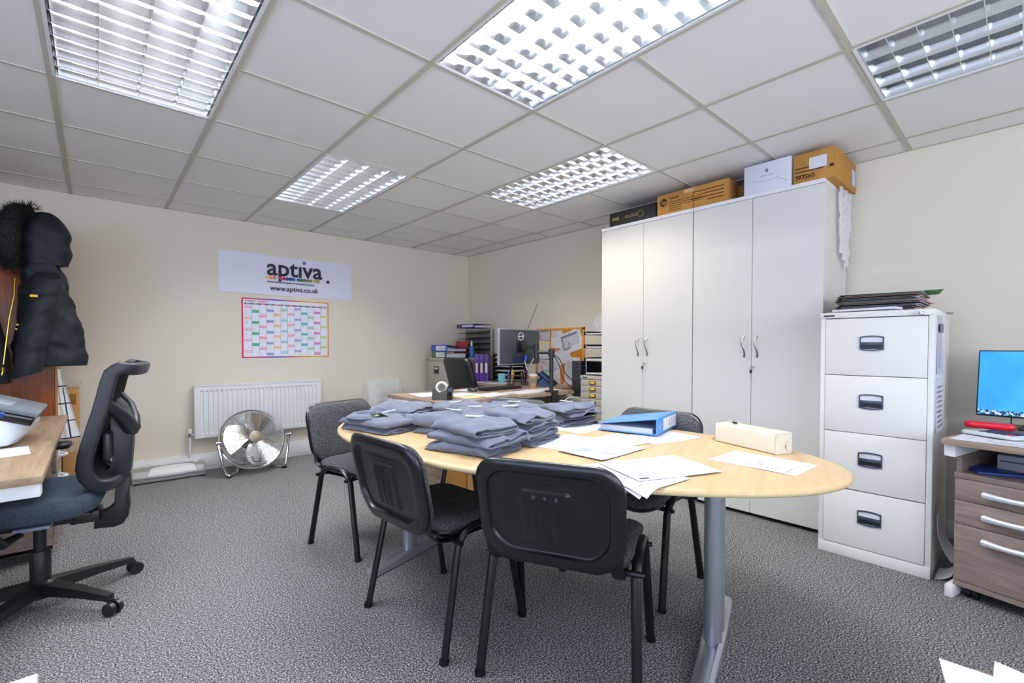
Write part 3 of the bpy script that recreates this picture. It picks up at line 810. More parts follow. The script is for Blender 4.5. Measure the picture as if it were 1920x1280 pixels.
# ---------------------------------------------------------------- left corner: wardrobe, coats, scarf, carton
t = thing('wardrobe', 'mahogany brown wardrobe in the left corner with coats hung on its front', 'wardrobe', (-0.60, 4.44, 0))
b = B(); b.box(-0.42, 0.385, 0.0, 0.5, 0.0, 1.905, 0.003); b.build('body', 'mahogany', t)
b = B(); b.box(0.385, 0.396, -0.002, 0.5, 0.0, 1.905, 0.002); b.build('side_panel', M.setdefault('edge_gold', wood('edge_strip', [(0.3, '#a8702a'), (0.7, '#c08a40')], stretch=(14, 14, 0.8))), t)
b = B(); b.box(-0.41, 0.37, -0.019, -0.001, 0.05, 1.89, 0.002); d = b.build('door', 'mahogany', t)

def make_coat():
    t = thing('winter_coat', 'navy hooded winter coat with a black fur trim hanging on the wardrobe', 'coat', (-0.245, 4.25, 0.99))
    # body: closed loft of ellipse-like sections with quilt seams and folds
    prof = [(0.0, -0.145, 0.185, 0.105), (0.03, -0.145, 0.19, 0.11), (0.25, -0.13, 0.165, 0.11), (0.45, -0.115, 0.12, 0.10), (0.58, -0.11, 0.095, 0.09), (0.67, -0.10, 0.06, 0.07), (0.72, -0.06, 0.03, 0.05)]
    def sec(z):
        for a, c in zip(prof, prof[1:]):
            if a[0] <= z <= c[0]:
                k = (z - a[0]) / (c[0] - a[0]); return [a[i] + (c[i] - a[i]) * k for i in (1, 2, 3)]
        return prof[-1][1:]
    rows = []
    for j in range(61):
        z = 0.72 * j / 60
        x0, x1, dep = sec(z)
        row = []
        for i in range(48):
            a = 2 * PI * i / 48
            cx, hw = (x0 + x1) / 2, (x1 - x0) / 2
            quilt = 0.005 * abs(math.sin(z * PI / 0.13 + math.cos(a) * 0.5)) ** 0.5 + 0.006 * max(0, math.sin(z * 34 + a * 3)) ** 3
            fold = 0.014 * nz(a * 1.4, z * 5, 2.0) + 0.012 * nz(a * 3, z * 14, 5.0)
            row.append(Vector((cx + (hw + quilt + fold) * math.cos(a), 0.045 + (dep + quilt + fold) * math.sin(a) * 0.9, z)))
        rows.append(row)
    B().rings(rows).build('body', 'coat', t)
    # hood
    rows = []
    for j in range(29):
        v = j / 28
        z = 0.66 + 0.34 * v
        k = math.sin(PI * min(1, 0.18 + 0.82 * (1 - v) ** 0.75)) ** 0.4 if v > 0 else 0.95
        w = 0.128 * (1 - (max(0, v - 0.5) / 0.5) ** 2.2 * 0.78) * (0.90 + 0.10 * min(1, v / 0.25))
        row = []
        for i in range(36):
            a = 2 * PI * i / 36
            f = 0.014 * nz(a * 1.5, z * 9, 7.0) + 0.004 * math.sin(z * 50 + math.cos(a) * 3)
            row.append(Vector((-0.0 + 0.005 * v + (w + f) * math.cos(a), 0.045 + (0.088 * (w / 0.128) + f) * math.sin(a), z)))
        rows.append(row)
    B().rings(rows).build('hood', 'coat', t)
    # fur ruff down the left edge of the hood
    b = B(); r2 = random.Random(3)
    core = [(-0.135, -0.02, 0.62), (-0.150, -0.03, 0.70), (-0.155, -0.03, 0.80), (-0.150, -0.02, 0.90), (-0.120, 0.0, 0.975), (-0.05, 0.02, 1.005)]
    b.tube(core, [0.03, 0.052, 0.062, 0.06, 0.05, 0.03], 12)
    def along(s):
        s *= len(core) - 1; i = min(int(s), len(core) - 2); k = s - i
        return Vector(core[i]) * (1 - k) + Vector(core[i + 1]) * k
    for q in range(2600):
        s = r2.random(); c = along(s)
        d = Vector((r2.gauss(-0.1, 1), r2.gauss(-0.4, 1), r2.gauss(0.15, 1))).normalized()
        rr = 0.045 + 0.014 * math.sin(PI * s); p = c + d * rr * 0.8
        tip = c + d * (rr + 0.018 + 0.02 * r2.random()) + Vector((0, 0, -0.006))
        o = d.orthogonal().normalized() * 0.0017; o2 = d.cross(o).normalized() * 0.0017
        vs = [b.bm.verts.new(v) for v in (p + o, p - o * 0.5 + o2, p - o * 0.5 - o2, tip)]
        b.bm.faces.new((vs[0], vs[1], vs[3])); b.bm.faces.new((vs[1], vs[2], vs[3])); b.bm.faces.new((vs[2], vs[0], vs[3]))
    b.build('fur_trim', 'fur', t, recalc=False)
    # sleeve hanging in front
    pts = [(0.02, -0.06, 0.60), (0.015, -0.105, 0.52), (0.0, -0.115, 0.40), (-0.03, -0.12, 0.27), (-0.055, -0.125, 0.12), (-0.075, -0.125, -0.05)]
    rows = []
    for j in range(49):
        s = j / 48 * 5; i = min(int(s), 4); k = s - i
        c = Vector(pts[i]) * (1 - k) + Vector(pts[i + 1]) * k
        r = 0.075 - 0.012 * j / 48 if j > 6 else 0.045 + 0.030 * j / 6
        row = []
        for q in range(24):
            a = 2 * PI * q / 24
            f = 0.005 * abs(math.sin(j / 48 * PI * 6)) ** 0.5 + 0.009 * nz(a, j * 0.25, 9.0)
            row.append(c + Vector(((r + f) * math.cos(a), (r * 0.72 + f) * math.sin(a), 0.02 * math.cos(a) * (j / 48))))
        rows.append(row)
    B().rings(rows).build('sleeve', 'coat', t)
    b = B()
    b.tube([(-0.125, -0.06, 0.55), (-0.128, -0.075, 0.45), (-0.150, -0.085, 0.30), (-0.165, -0.09, 0.15), (-0.178, -0.09, 0.02)], 0.004, 6)
    b.lathe([(0.0, 0.0), (0.008, 0.003), (0.009, 0.02), (0.0, 0.03)], 10, (-0.180, -0.094, -0.02)); b.tube([(-0.180, -0.094, -0.02), (-0.186, -0.097, -0.045)], 0.0045, 6)
    b.build('zip', 'gold', t)
    b = B(); b.box(-0.052, -0.018, -0.206, -0.199, 0.43, 0.445, 0.002); b.build('sleeve_badge', 'yellow', t)
    b = B()
    for x, z in ((-0.115, 0.262), (-0.09, 0.262), (-0.12, 0.235)): b.lathe([(0, 0), (0.006, 0.001), (0.006, 0.004), (0, 0.006)], 10, X=Matrix.Translation((x, -0.100, z)) @ Matrix.Rotation(PI / 2, 4, 'X'))
    b.build('press_studs', 'gold', t)
    return t
make_coat()
t = thing('jacket', 'dark jacket hanging beside the fur-trimmed coat, cut by the left edge of the view', 'jacket', (-0.60, 4.292, 0.95))
rows = []
for j in range(33):
    v = j / 32; z = 0.62 * v
    hw = 0.165 - 0.105 * v ** 1.5; dp = 0.085 - 0.02 * v
    rows.append([Vector((0.0 + (hw + 0.012 * nz(a * 1.5, z * 6, 4.0)) * math.cos(a), 0.04 + (dp + 0.012 * nz(a * 2, z * 8, 6.0)) * math.sin(a), z)) for a in [2 * PI * i / 32 for i in range(32)]])
B().rings(rows).build('body', M.setdefault('black_cloth', mat('black_cloth', '#0d0e12', 0.8, bump=(80, 0.3))), t)
B().tube([(0.02, -0.05, 0.5), (0.10, -0.075, 0.35), (0.15, -0.08, 0.12), (0.16, -0.075, -0.06)], [0.05, 0.055, 0.05, 0.045], 14).build('sleeve', 'black_cloth', t)

# checked scarf on the wardrobe side
M['scarf'], nt, bs = new_mat('checked_wool')
tc = nt.nodes.new('ShaderNodeTexCoord'); sp = nt.nodes.new('ShaderNodeSeparateXYZ'); nt.links.new(tc.outputs['UV'], sp.inputs[0])
def stripe(axis, per, wd):
    a = nt.nodes.new('ShaderNodeMath'); a.operation = 'MULTIPLY'; a.inputs[1].default_value = per; nt.links.new(sp.outputs[axis], a.inputs[0])
    f = nt.nodes.new('ShaderNodeMath'); f.operation = 'FRACT'; nt.links.new(a.outputs[0], f.inputs[0])
    g = nt.nodes.new('ShaderNodeMath'); g.operation = 'LESS_THAN'; g.inputs[1].default_value = wd; nt.links.new(f.outputs[0], g.inputs[0]); return g
g1, g2 = stripe(0, 1.6, 0.12), stripe(1, 4.0, 0.07)
mx = nt.nodes.new('ShaderNodeMath'); mx.operation = 'MAXIMUM'; nt.links.new(g1.outputs[0], mx.inputs[0]); nt.links.new(g2.outputs[0], mx.inputs[1])
nt.links.new(ramp(nt, mx.outputs[0], [(0.4, '#e8e6e0'), (0.6, '#272b45')]), bs.inputs['Base Color']); bs.inputs['Roughness'].default_value = 0.95
t = thing('scarf', 'white scarf with a dark check and fringe hanging beside the wardrobe', 'scarf', (-0.204, 4.53, 0.47))
NXS, NYS = 14, 24
b = B(); uvl = b.bm.loops.layers.uv.new('uv')
def sc(u, v, side):
    w = 0.065 + 0.125 * (1 - v); wave = 0.010 * math.sin(u * 9 + v * 2)
    return Vector((-0.004 + (0.022 + 0.090 * (1 - v)) * u + wave * 0.25 + side * 0.003, -0.05 + wave + side * 0.006 + 0.05 * u, 0.49 * v))
for side in (0, 1):
    vv = [[b.bm.verts.new(sc(i / NXS, j / NYS, side)) for j in range(NYS + 1)] for i in range(NXS + 1)]
    for i in range(NXS):
        for j in range(NYS):
            f = b.bm.faces.new((vv[i][j], vv[i + 1][j], vv[i + 1][j + 1], vv[i][j + 1]))
            for lp, (uu, v_) in zip(f.loops, ((i, j), (i + 1, j), (i + 1, j + 1), (i, j + 1))): lp[uvl].uv = (uu / NXS + 0.06, v_ / NYS)
b.build('cloth', 'scarf', t)
b = B()
for k in range(22):
    p = sc(k / 21, 0, 0.5); b.tube([p, p + Vector((0.004 * math.sin(k * 3), 0.006 * math.cos(k * 5), -0.04)), p + Vector((0.008 * math.sin(k * 7), 0.008, -0.085 - 0.01 * (k % 3)))], 0.0022, 5)
b.build('fringe', M.setdefault('fringe', mat('fringe', '#c9c2b4', 0.95)), t)
t = thing('cardboard_carton', 'tall brown cardboard carton leaning on the wall behind the scarf', 'carton', (-0.235, 4.875, 0))
b = B(); b.box(0.035, 0.13, -0.06, 0.07, 0, 0.80, 0.004); b.build('body', 'card_pale', t)
b = B(); b.box(0.05, 0.115, -0.0625, -0.059, 0.68, 0.76, 0.002); b.build('hand_hole', 'card_dark', t)
b = B(); b.sheet(4, 4, lambda u, v: Vector((0.128 + 0.02 * v, -0.05 + 0.11 * u, 0.79 + 0.06 * v)), (0.003, 0, 0)); b.build('flap', 'card', t)
# ---------------------------------------------------------------- left desk and what stands on it
t = thing('desk', 'light oak desk at the left edge of the view carrying the scanner', 'desk', (-0.13, 2.03, 0))
b = B(); b.box(-1.5, 0.0, 0.0, 1.72, 0.695, 0.72, 0.0015); b.build('desktop', 'oak_light', t)
b = B()
b.box(-1.46, -0.005, 0.028, 0.075, 0.648, 0.695, 0.006); b.box(-1.46, -0.005, 1.62, 1.67, 0.648, 0.695, 0.006); b.box(-0.75, -0.69, 0.07, 1.63, 0.650, 0.69)
b.build('frame', 'white_paint', t)
for y in (0.10, 1.60):
    b = B(); b.box(-1.0, -0.92, y - 0.03, y + 0.03, 0.03, 0.65, 0.004); b.build('leg', 'white_paint', t)
    b = B(); b.box(-1.35, -0.55, y - 0.03, y + 0.03, 0.0, 0.03, 0.006); b.build('foot', 'white_paint', t)

def sheet_of(label, loc, rz, w, h, seed=1, m='paper', lines=18, curl=0.003, group=None, name='paper_sheet', block=None, ink='ink', droop=None, two=False):
    """one printed sheet lying flat, slightly cockled; droop = (edge axis sign, length) lets a free end hang"""
    r = random.Random(seed)
    b = B()
    def f(u, v, o=0.0):
        x, y = (u - 0.5) * w, (v - 0.5) * h
        z = 0.0006 + curl * max(0, nz(u * 1.6, v * 1.6, seed)) + curl * 0.9 * (abs(u - 0.5) * 2) ** 4 * r_c[int(u > 0.5)]
        if droop:
            k = max(0.0, droop[0] * x + droop[1] * y - droop[2])
            z -= droop[3] * k * k * 10 / (1 + 6 * k)
        return Vector((x, y, z + o))
    r_c = (r.random(), r.random())
    b.sheet(14, 14, f, (0, 0, 0.0005))
    if lines:
        v = 0.90
        for k in range(lines):
            v -= 0.78 / lines
            if r.random() < 0.18: continue
            u1 = 0.12 + (0.2 + 0.56 * r.random())
            n = 6
            for i in range(n):
                ua, ub = 0.12 + (u1 - 0.12) * i / n, 0.12 + (u1 - 0.12) * (i + 1) / n
                q = 0.012 if r.random() < 0.15 else 0.005
                b.quad(f(ua, v, 0.0007), f(ub, v, 0.0007), f(ub, v + q, 0.0007), f(ua, v + q, 0.0007), mi=1)
    for (u0, u1, v0, v1, mi) in (block or []):
        n = 5
        for i in range(n):
            ua, ub = u0 + (u1 - u0) * i / n, u0 + (u1 - u0) * (i + 1) / n
            b.quad(f(ua, v0, 0.0008), f(ub, v0, 0.0008), f(ub, v1, 0.0008), f(ua, v1, 0.0008), mi=mi)
    return tag(b.build(name, [m, ink, 'ink_dark'], None, loc, rz, recalc=True), label, 'paper', group)
sheet_of('white sheet of paper lying on the left desk in front of the scanner', (-0.345, 2.55, 0.72), R_(6), 0.297, 0.21, 3, lines=6)

t = thing('scanner', 'white and grey desktop scanner with a tilted dark blue tray, standing on the left desk', 'scanner', (-0.405, 2.80, 0.72))
def oval(hx, hy, z, cx=0.0): return [Vector((cx + hx * math.copysign(abs(math.cos(a)) ** 0.5, math.cos(a)), hy * math.copysign(abs(math.sin(a)) ** 0.5, math.sin(a)), z)) for a in [2 * PI * k / 40 for k in range(40)]]
def tilt(p): return Vector((p.x, p.y, p.z - 0.37 * p.x * max(0.0, p.z - 0.03) / 0.14))
b = B(); b.rings([oval(0.135, 0.135, 0.0), oval(0.165, 0.16, 0.012), [tilt(v) for v in oval(0.195, 0.175, 0.07)], [tilt(v) for v in oval(0.215, 0.185, 0.14)], [tilt(v) for v in oval(0.220, 0.186, 0.17)]])
b.build('base', M.setdefault('cool_white', mat('cool_white', '#dfe6ec', 0.4)), t)
X = Matrix.Translation((-0.01, 0, 0.165)) @ Matrix.Rotation(R_(20.5), 4, 'Y')
b = B(); b.box(-0.24, 0.232, -0.182, 0.182, 0.0, 0.035, 0.006, X=X); b.build('tray', 'black_gloss', t)
b = B(); b.box(-0.242, 0.15, -0.187, -0.180, 0.014, 0.036, 0.003, X=X); b.build('tray_lip', M.setdefault('navy_gloss', mat('navy_gloss', '#0d3c86', 0.25)), t)
b = B(); b.box(-0.245, 0.242, -0.190, 0.190, 0.036, 0.060, 0.008, X=X); l = b.build('lid', M.setdefault('mid_grey', mat('mid_grey', '#666d72', 0.4)), t)
b = B(); b.box(-0.2, 0.155, -0.16, 0.16, 0.059, 0.062, 0.003, X=X); b.build('glass_panel', M.setdefault('pale_panel', mat('pale_panel', '#949da1', 0.2)), l)

# pedestal under the far end of the left desk
def make_pedestal(label, loc, rz, W, D, H, fronts, wood_m, handle, hx, open_top=False):
    """origin at the front left bottom corner, front faces −x locally, width runs along −y"""
    t = thing('desk_pedestal', label, 'pedestal', loc, rz)
    b = B()
    z0 = 0.055
    b.box(0.019, D, -0.018, 0, z0, H, 0.001); b.box(0.019, D, -W, -W + 0.018, z0, H, 0.001); b.box(D - 0.016, D, -W, 0, z0, H, 0.001)
    b.box(0.0, D, -W, 0, z0, z0 + 0.022, 0.0015)
    b.build('body', wood_m, t)
    zt = fronts[0][1]
    b = B(); b.box(-0.002, D, -W - 0.001, 0.001, zt + 0.002, zt + 0.026, 0.0015); b.build('shelf' if open_top else 'top_panel', wood_m, t)
    for za, zb in fronts:
        b = B(); b.box(0.0, 0.018, -W + 0.0015, -0.0015, za, zb, 0.0012); d = b.build('drawer', wood_m, t)
        zc = zb - hx
        b = B()
        if handle == 'bow':
            pts = [(-0.001, -0.108, zc), (-0.016, -0.104, zc)] + [(-0.016 - 0.016 * math.sin(PI * k / 10), -0.10 - 0.19 * k / 10, zc) for k in range(11)] + [(-0.016, -0.296, zc), (-0.001, -0.292, zc)]
            b.tube(pts, [0.008, 0.014] + [0.0155 - 0.005 * math.sin(PI * k / 10) for k in range(11)] + [0.014, 0.008], 10)
        else:
            b.tube([(0.001, -W / 2 + 0.055, zc)] + [(-0.032 * math.sin(PI * k / 10) ** 0.7, -W / 2 + 0.055 - 0.11 * k / 10, zc) for k in range(1, 10)] + [(0.001, -W / 2 - 0.055, zc)], 0.008, 8)
            b.box(-0.002, 0.003, -W / 2 - 0.06, -W / 2 + 0.06, zc - 0.02, zc + 0.02, 0.002)
        b.build('handle', M.setdefault('pale_handle', mat('pale_handle', '#e2e4e6', 0.28, 0.35)), d)
    for x in (0.06, D - 0.06):
        for y in (-0.05, -W + 0.05):
            b = B()
            for s in (-0.014, 0.014): b.cyl((x, y + s - 0.008, 0.022), (x, y + s + 0.008, 0.022), 0.022, 14)
            b.box(x - 0.015, x + 0.015, y - 0.012, y + 0.012, 0.02, z0, 0.003)
            b.build('castor', 'black', t)
    return t
make_pedestal('grey wooden drawer pedestal on castors under the far end of the left desk', (-0.165, 3.41, 0), PI, 0.40, 0.50, 0.60, [(0.455, 0.572), (0.335, 0.452), (0.08, 0.332)], 'oak_grey_x', 'd', 0.055)

# ---------------------------------------------------------------- office chair tucked at the left desk
t = thing('office_chair', 'black office swivel chair with a mesh back at the left desk, seen side-on', 'chair', (-0.19, 2.80, 0), R_(-7))
# five-star base with castors
b = B(); b.lathe([(0.0, 0.055), (0.045, 0.055), (0.05, 0.065), (0.048, 0.115), (0.036, 0.125), (0.0, 0.125)], 24); b.build('hub', 'black', t)
for k in range(5):
    a = R_(-42 + 72 * k)
    ca, sa = math.cos(a), math.sin(a)
    def at(r, s, z): return Vector((r * ca - s * sa, r * sa + s * ca, z))
    b = B()
    b.rings([[at(r, -w, zt - h), at(r, w, zt - h), at(r, w * 0.9, zt), at(r, -w * 0.9, zt)] for r, w, zt, h in ((0.03, 0.032, 0.118, 0.05), (0.10, 0.027, 0.112, 0.042), (0.20, 0.022, 0.102, 0.034), (0.30, 0.018, 0.088, 0.026), (0.335, 0.016, 0.082, 0.024))])
    leg = b.build('base_arm', 'black', t, ang=30)
    b = B()
    for s in (-0.015, 0.015):
        b.tube([at(0.345, s - 0.009, 0.027), at(0.345, s + 0.009, 0.027)], 0.027, 18)
    b.lathe([(0, 0.03), (0.012, 0.03), (0.013, 0.065), (0.0, 0.065)], 10, at(0.335, 0, 0.0)); b.build('castor', 'black', leg)
b = B(); b.lathe([(0.0, 0.115), (0.034, 0.115), (0.034, 0.245), (0.03, 0.252), (0.021, 0.252), (0.021, 0.385), (0.0, 0.385)], 20); b.build('gas_column', 'black', t)
b = B(); b.box(-0.12, 0.12, -0.085, 0.085, 0.365, 0.410, 0.012); b.box(-0.20, 0.18, -0.14, 0.14, 0.400, 0.418, 0.006)
b.box(0.10, 0.20, -0.06, 0.06, 0.35, 0.400, 0.01)
b.build('tilt_mechanism', 'black', t)
b = B(); b.box(-0.05, 0.06, -0.15, -0.09, 0.378, 0.392, 0.004); b.build('lever_plate', M.setdefault('grey_blue', mat('grey_blue', '#8d96ad', 0.4)), t)
# seat pad
ol = rrect(0.47, 0.49, 0.10, 8)
def seatf(p): return Vector((p.x - 0.02, p.y, p.z + 0.020 * max(0, (p.x - 0.05) / 0.18) ** 2 - 0.022 * max(0, (-p.x - 0.10) / 0.135) ** 2))
b = B(); pad(b, ol, [(0.03, 0.418), (0.006, 0.426), (0.0, 0.450), (0.002, 0.485), (0.012, 0.502), (0.035, 0.510), (0.09, 0.508), (0.2, 0.504)], seatf); b.build('seat', 'fabric_blue', t)
# back frame: closed rail following the leaning profile (x,z) at both sides
PR = [(0.322, 1.010), (0.296, 1.018), (0.274, 1.000), (0.262, 0.955), (0.250, 0.90), (0.236, 0.84), (0.219, 0.78), (0.203, 0.72), (0.190, 0.665), (0.184, 0.62), (0.190, 0.585), (0.208, 0.555), (0.240, 0.538)]
def prof(s):
    s *= len(PR) - 1; i = min(int(s), len(PR) - 2); k = s - i
    return Vector((PR[i][0] + (PR[i + 1][0] - PR[i][0]) * k, 0, PR[i][1] + (PR[i + 1][1] - PR[i][1]) * k))
HW = 0.225
def backp(s, y): 
    p = prof(s); q = 1 - 0.18 * (max(0, s - 0.45) / 0.55) ** 2
    return Vector((p.x + 0.034 * (1 - (y / HW) ** 2), y * q, p.z))
secs = []
path = [(0.0 + 0.0, y) for y in (-0.1, 0.0, 0.1, 0.17)] + [(0.015, 0.205)] + [(0.04 + 0.92 * k / 22, HW) for k in range(23)] + [(0.985, 0.205), (1.0, 0.17), (1.0, 0.09), (1.0, 0.0), (1.0, -0.09), (1.0, -0.17), (0.985, -0.205)] + [(0.96 - 0.92 * k / 22, -HW) for k in range(23)] + [(0.015, -0.205), (0.0, -0.17)]
def railsec(i):
    s, y = path[i]; p = backp(s, y)
    t1 = (prof(min(1, s + 0.03)) - prof(max(0, s - 0.03))).normalized(); nn = Vector((-t1.z, 0, t1.x)).normalized()
    tg = (backp(*path[(i + 1) % len(path)]) - backp(*path[i - 1])).normalized(); nn = (nn - tg * nn.dot(tg)).normalized(); q = tg.cross(nn)
    return [p - nn * 0.012 + nn * 0.027 * math.copysign(abs(math.cos(a)) ** 0.6, math.cos(a)) + q * 0.017 * math.copysign(abs(math.sin(a)) ** 0.6, math.sin(a)) for a in [2 * PI * k / 16 for k in range(16)]]
b = B(); b.rings([railsec(i) for i in range(len(path))], loop=True); b.build('back_frame', 'dark_grey', t, ang=60)
b = B(); b.sheet(24, 16, lambda u, v: backp(0.02 + 0.96 * u, -HW + 2 * HW * v) + Vector((-0.012, 0, 0.004)), (0.006, 0, 0)); b.build('mesh_back', 'fabric_dark', t)
b = B()
for s in (-1, 1): b.tube([backp(0.36, s * 0.215), (0.285, s * 0.17, 0.83), (0.305, s * 0.09, 0.78), (0.308, s * 0.03, 0.74)], [0.020, 0.026, 0.030, 0.032], 10)
b.build('back_fork', 'dark_grey', t, ang=60)
b = B(); X = Matrix.Rotation(PI / 2, 4, 'X')
pl = [(0.238, 0.86), (0.252, 0.90), (0.290, 0.855), (0.318, 0.785), (0.316, 0.68), (0.306, 0.55), (0.294, 0.525), (0.200, 0.518), (0.185, 0.535), (0.235, 0.575), (0.244, 0.62), (0.238, 0.72)]
b.prism(pl, -0.06, 0.06, X=X, bev=0.006); b.build('spine_plate', 'dark_grey', t)
b = B(); pl = [(0.252, 0.53), (0.302, 0.53), (0.296, 0.44), (0.300, 0.40), (0.294, 0.345), (0.276, 0.315), (0.246, 0.305), (0.175, 0.312), (0.18, 0.372), (0.222, 0.385), (0.246, 0.41)]
b.prism(pl, -0.035, 0.035, X=X, bev=0.006); b.build('back_stem', 'black', t)
b = B(); b.box(0.222, 0.25, -0.16, 0.16, 0.63, 0.75, 0.012); b.box(0.24, 0.285, -0.025, 0.025, 0.64, 0.69, 0.01); b.build('lumbar_support', 'dark_grey', t)
for s in (-1, 1):
    b = B(); b.tube([(-0.02, s * 0.20, 0.385), (-0.05, s * 0.275, 0.38), (-0.075, s * 0.292, 0.42), (-0.085, s * 0.292, 0.52), (-0.09, s * 0.285, 0.635)], [0.018, 0.026, 0.034, 0.032, 0.026], 10, flat=0.6)
    b.build('arm_post', 'black', t)
    b = B(); b.box(-0.19, 0.06, s * 0.285 - 0.042, s * 0.285 + 0.042, 0.632, 0.662, 0.012, seg=3); b.build('arm_pad', 'black', t)

# ---------------------------------------------------------------- desks in the foreground that only show their corners
t = thing('side_table', 'white table whose corner just shows at the bottom left of the view', 'table', (-0.057, 0.785, 0))
b = B(); b.box(-0.75, 0, -0.62, 0, 0.708, 0.73, 0.002); b.build('tabletop', 'white_plastic', t)
for x, y in ((-0.71, -0.04), (-0.71, -0.58), (-0.04, -0.58), (-0.04, -0.04)):
    b = B(); b.box(x - 0.02, x + 0.02, y - 0.02, y + 0.02, 0, 0.708, 0.003); b.build('leg', 'white_paint', t)
t = thing('writing_desk', 'wooden desk corner between the papers at the bottom right of the view', 'desk', (0.791, 0.037, 0))
b = B(); b.box(-1.2, 0, -0.75, 0, 0.703, 0.7285, 0.002); b.build('desktop', 'oak_light', t)
for x, y in ((-1.16, -0.05), (-1.16, -0.7), (-0.05, -0.7), (-0.05, -0.05)):
    b = B(); b.box(x - 0.02, x + 0.02, y - 0.02, y + 0.02, 0, 0.703, 0.003); b.build('leg', 'white_paint', t)
def corner_sheet(label, p, q, r_, z, seed):
    """sheet given by a corner and two neighbouring corner directions"""
    p, q, r_ = Vector(p), Vector(q), Vector(r_)
    b = B(); b.sheet(8, 8, lambda u, v: Vector((p.x + (q.x - p.x) * u + (r_.x - p.x) * v, p.y + (q.y - p.y) * u + (r_.y - p.y) * v, 0.0008 + 0.001 * nz(u * 2, v * 2, seed))), (0, 0, 0.0006))
    return tag(b.build('paper_sheet', 'paper', None, (0, 0, z)), label, 'paper')
corner_sheet('white sheet at bottom right with its pointed corner towards the table', (0.781, 0.068), (0.62, -0.02 + 0.055), (0.80, -0.17), 0.7285, 1)
corner_sheet('white sheet in the bottom right corner of the view, right of the pointed one', (0.822, 0.021), (0.76, -0.24), (0.60, 0.02), 0.7300, 2)
# ---------------------------------------------------------------- corner desk at the back
t = thing('corner_desk', 'large grey oak L-shaped desk in the far corner, crowded with office things', 'desk', (1.80, 2.74, 0))
pl = [(0, 0), (1.42, 0), (1.42, 0.27), (1.885, 0.27), (1.885, 1.62), (1.15, 1.62), (1.15, 0.82), (0, 0.82)]
b = B(); b.prism(pl, 0.693, 0.72); b.build('desktop', 'oak_grey', t, flat=True)
b = B(); b.box(0.02, 0.05, 0.06, 0.78, 0, 0.693, 0.002); b.build('end_panel', 'oak_grey', t)
b = B(); b.box(1.37, 1.40, 0.06, 0.30, 0, 0.693, 0.002); b.build('end_panel', 'oak_grey', t)
b = B(); b.box(0.05, 1.37, 0.60, 0.62, 0.25, 0.693, 0.002); b.build('modesty_panel', 'oak_grey_x', t)
b = B(); b.box(1.18, 1.86, 1.57, 1.60, 0, 0.693, 0.002); b.build('end_panel', 'oak_grey', t)

def carton(name, label, x0, x1, y0, y1, z0, z1, m='card', extra=None, rz=0):
    t = thing(name, label, 'carton', ((x0 + x1) / 2, (y0 + y1) / 2, z0), rz)
    w, d, h = (x1 - x0) / 2, (y1 - y0) / 2, z1 - z0
    b = B(); b.box(-w, w, -d, d, 0, h, 0.003); b.build('body', m, t)
    if extra: extra(t, w, d, h)
    return t
def ex(t, w, d, h):
    b = B(); b.box(-w + 0.005, -w + 0.11, -d - 0.0012, -d, h - 0.13, h - 0.01); b.build('address_label', 'paper', t, flat=True)
carton('cardboard_box', 'brown cardboard box with a white label under the left end of the back desk', 1.88, 2.10, 2.86, 3.25, 0.0, 0.64, 'card', ex)
carton('cardboard_box', 'plain brown cardboard box under the back desk, right of the labelled box', 2.112, 2.40, 2.86, 3.25, 0.0, 0.66, 'card_pale')
carton('cardboard_box', 'dark brown cardboard box under the back desk, deepest in the shade', 2.42, 2.66, 2.92, 3.25, 0.10, 0.60, 'card_dark')
bpy.data.objects['cardboard_box.002'].location.z = 0.0

# papers lying on the back desk
ZD = 0.72
for lb, x, y, rz, m, ln in (('white sheet at the far left end of the back desk', 2.02, 3.30, 80, 'paper', 8), ('white sheet behind the tape dispenser on the back desk', 2.22, 3.12, 15, 'paper', 10),
                            ('white sheet under the mouse on the back desk', 2.57, 3.40, 5, 'paper', 6), ('white sheet nearest the front edge of the back desk, left of the monitor pole', 2.42, 2.96, 8, 'paper', 5),
                            ('white sheet at the foot of the monitor pole on the back desk', 2.76, 2.93, 3, 'paper', 8), ('white sheet right of the monitor pole on the back desk', 3.05, 2.98, -5, 'paper', 4),
                            ('white sheet under the turquoise mug on the back desk', 3.22, 3.80, 20, 'paper', 6), ('white sheet in front of the purple files on the back desk', 3.16, 4.10, 8, 'paper', 6)):
    sheet_of(lb, (x, y, ZD), R_(rz), 0.297, 0.21, int(x * 100), m, ln)
tag(B().box(-0.08, 0.08, -0.05, 0.05, 0, 0.004, 0.001).build('notepad', M.setdefault('pale_yellow', mat('pale_yellow', '#f0dc98', 0.7)), None, (2.17, 2.90, ZD), R_(5)), 'pale yellow notepad on the back desk, right of the tape dispenser', 'notepad')

# tape dispenser
t = thing('tape_dispenser', 'heavy black tape dispenser with a white roll on the near corner of the back desk', 'tape dispenser', (1.93, 2.93, ZD), R_(-42))
X = Matrix.Rotation(PI / 2, 4, 'X')
b = B(); b.prism([(-0.075, 0), (0.075, 0), (0.07, 0.085), (0.055, 0.10), (0.03, 0.075), (-0.02, 0.055), (-0.055, 0.085), (-0.068, 0.09)], -0.042, 0.042, X=X, bev=0.004); b.build('base', M.setdefault('warm_grey', mat('warm_grey', '#4a4a48', 0.5)), t)
b = B(); b.box(0.040, 0.078, -0.046, 0.046, 0.0, 0.102, 0.008); b.build('front_cover', 'black_gloss', t)
b = B(); b.tube([Vector((-0.005 + 0.038 * math.cos(a), 0, 0.09 + 0.038 * math.sin(a))) for a in [2 * PI * k / 28 for k in range(28)]], 0.022, 8, loop=True, flat=0.45); b.build('tape_roll', 'white_plastic', t)

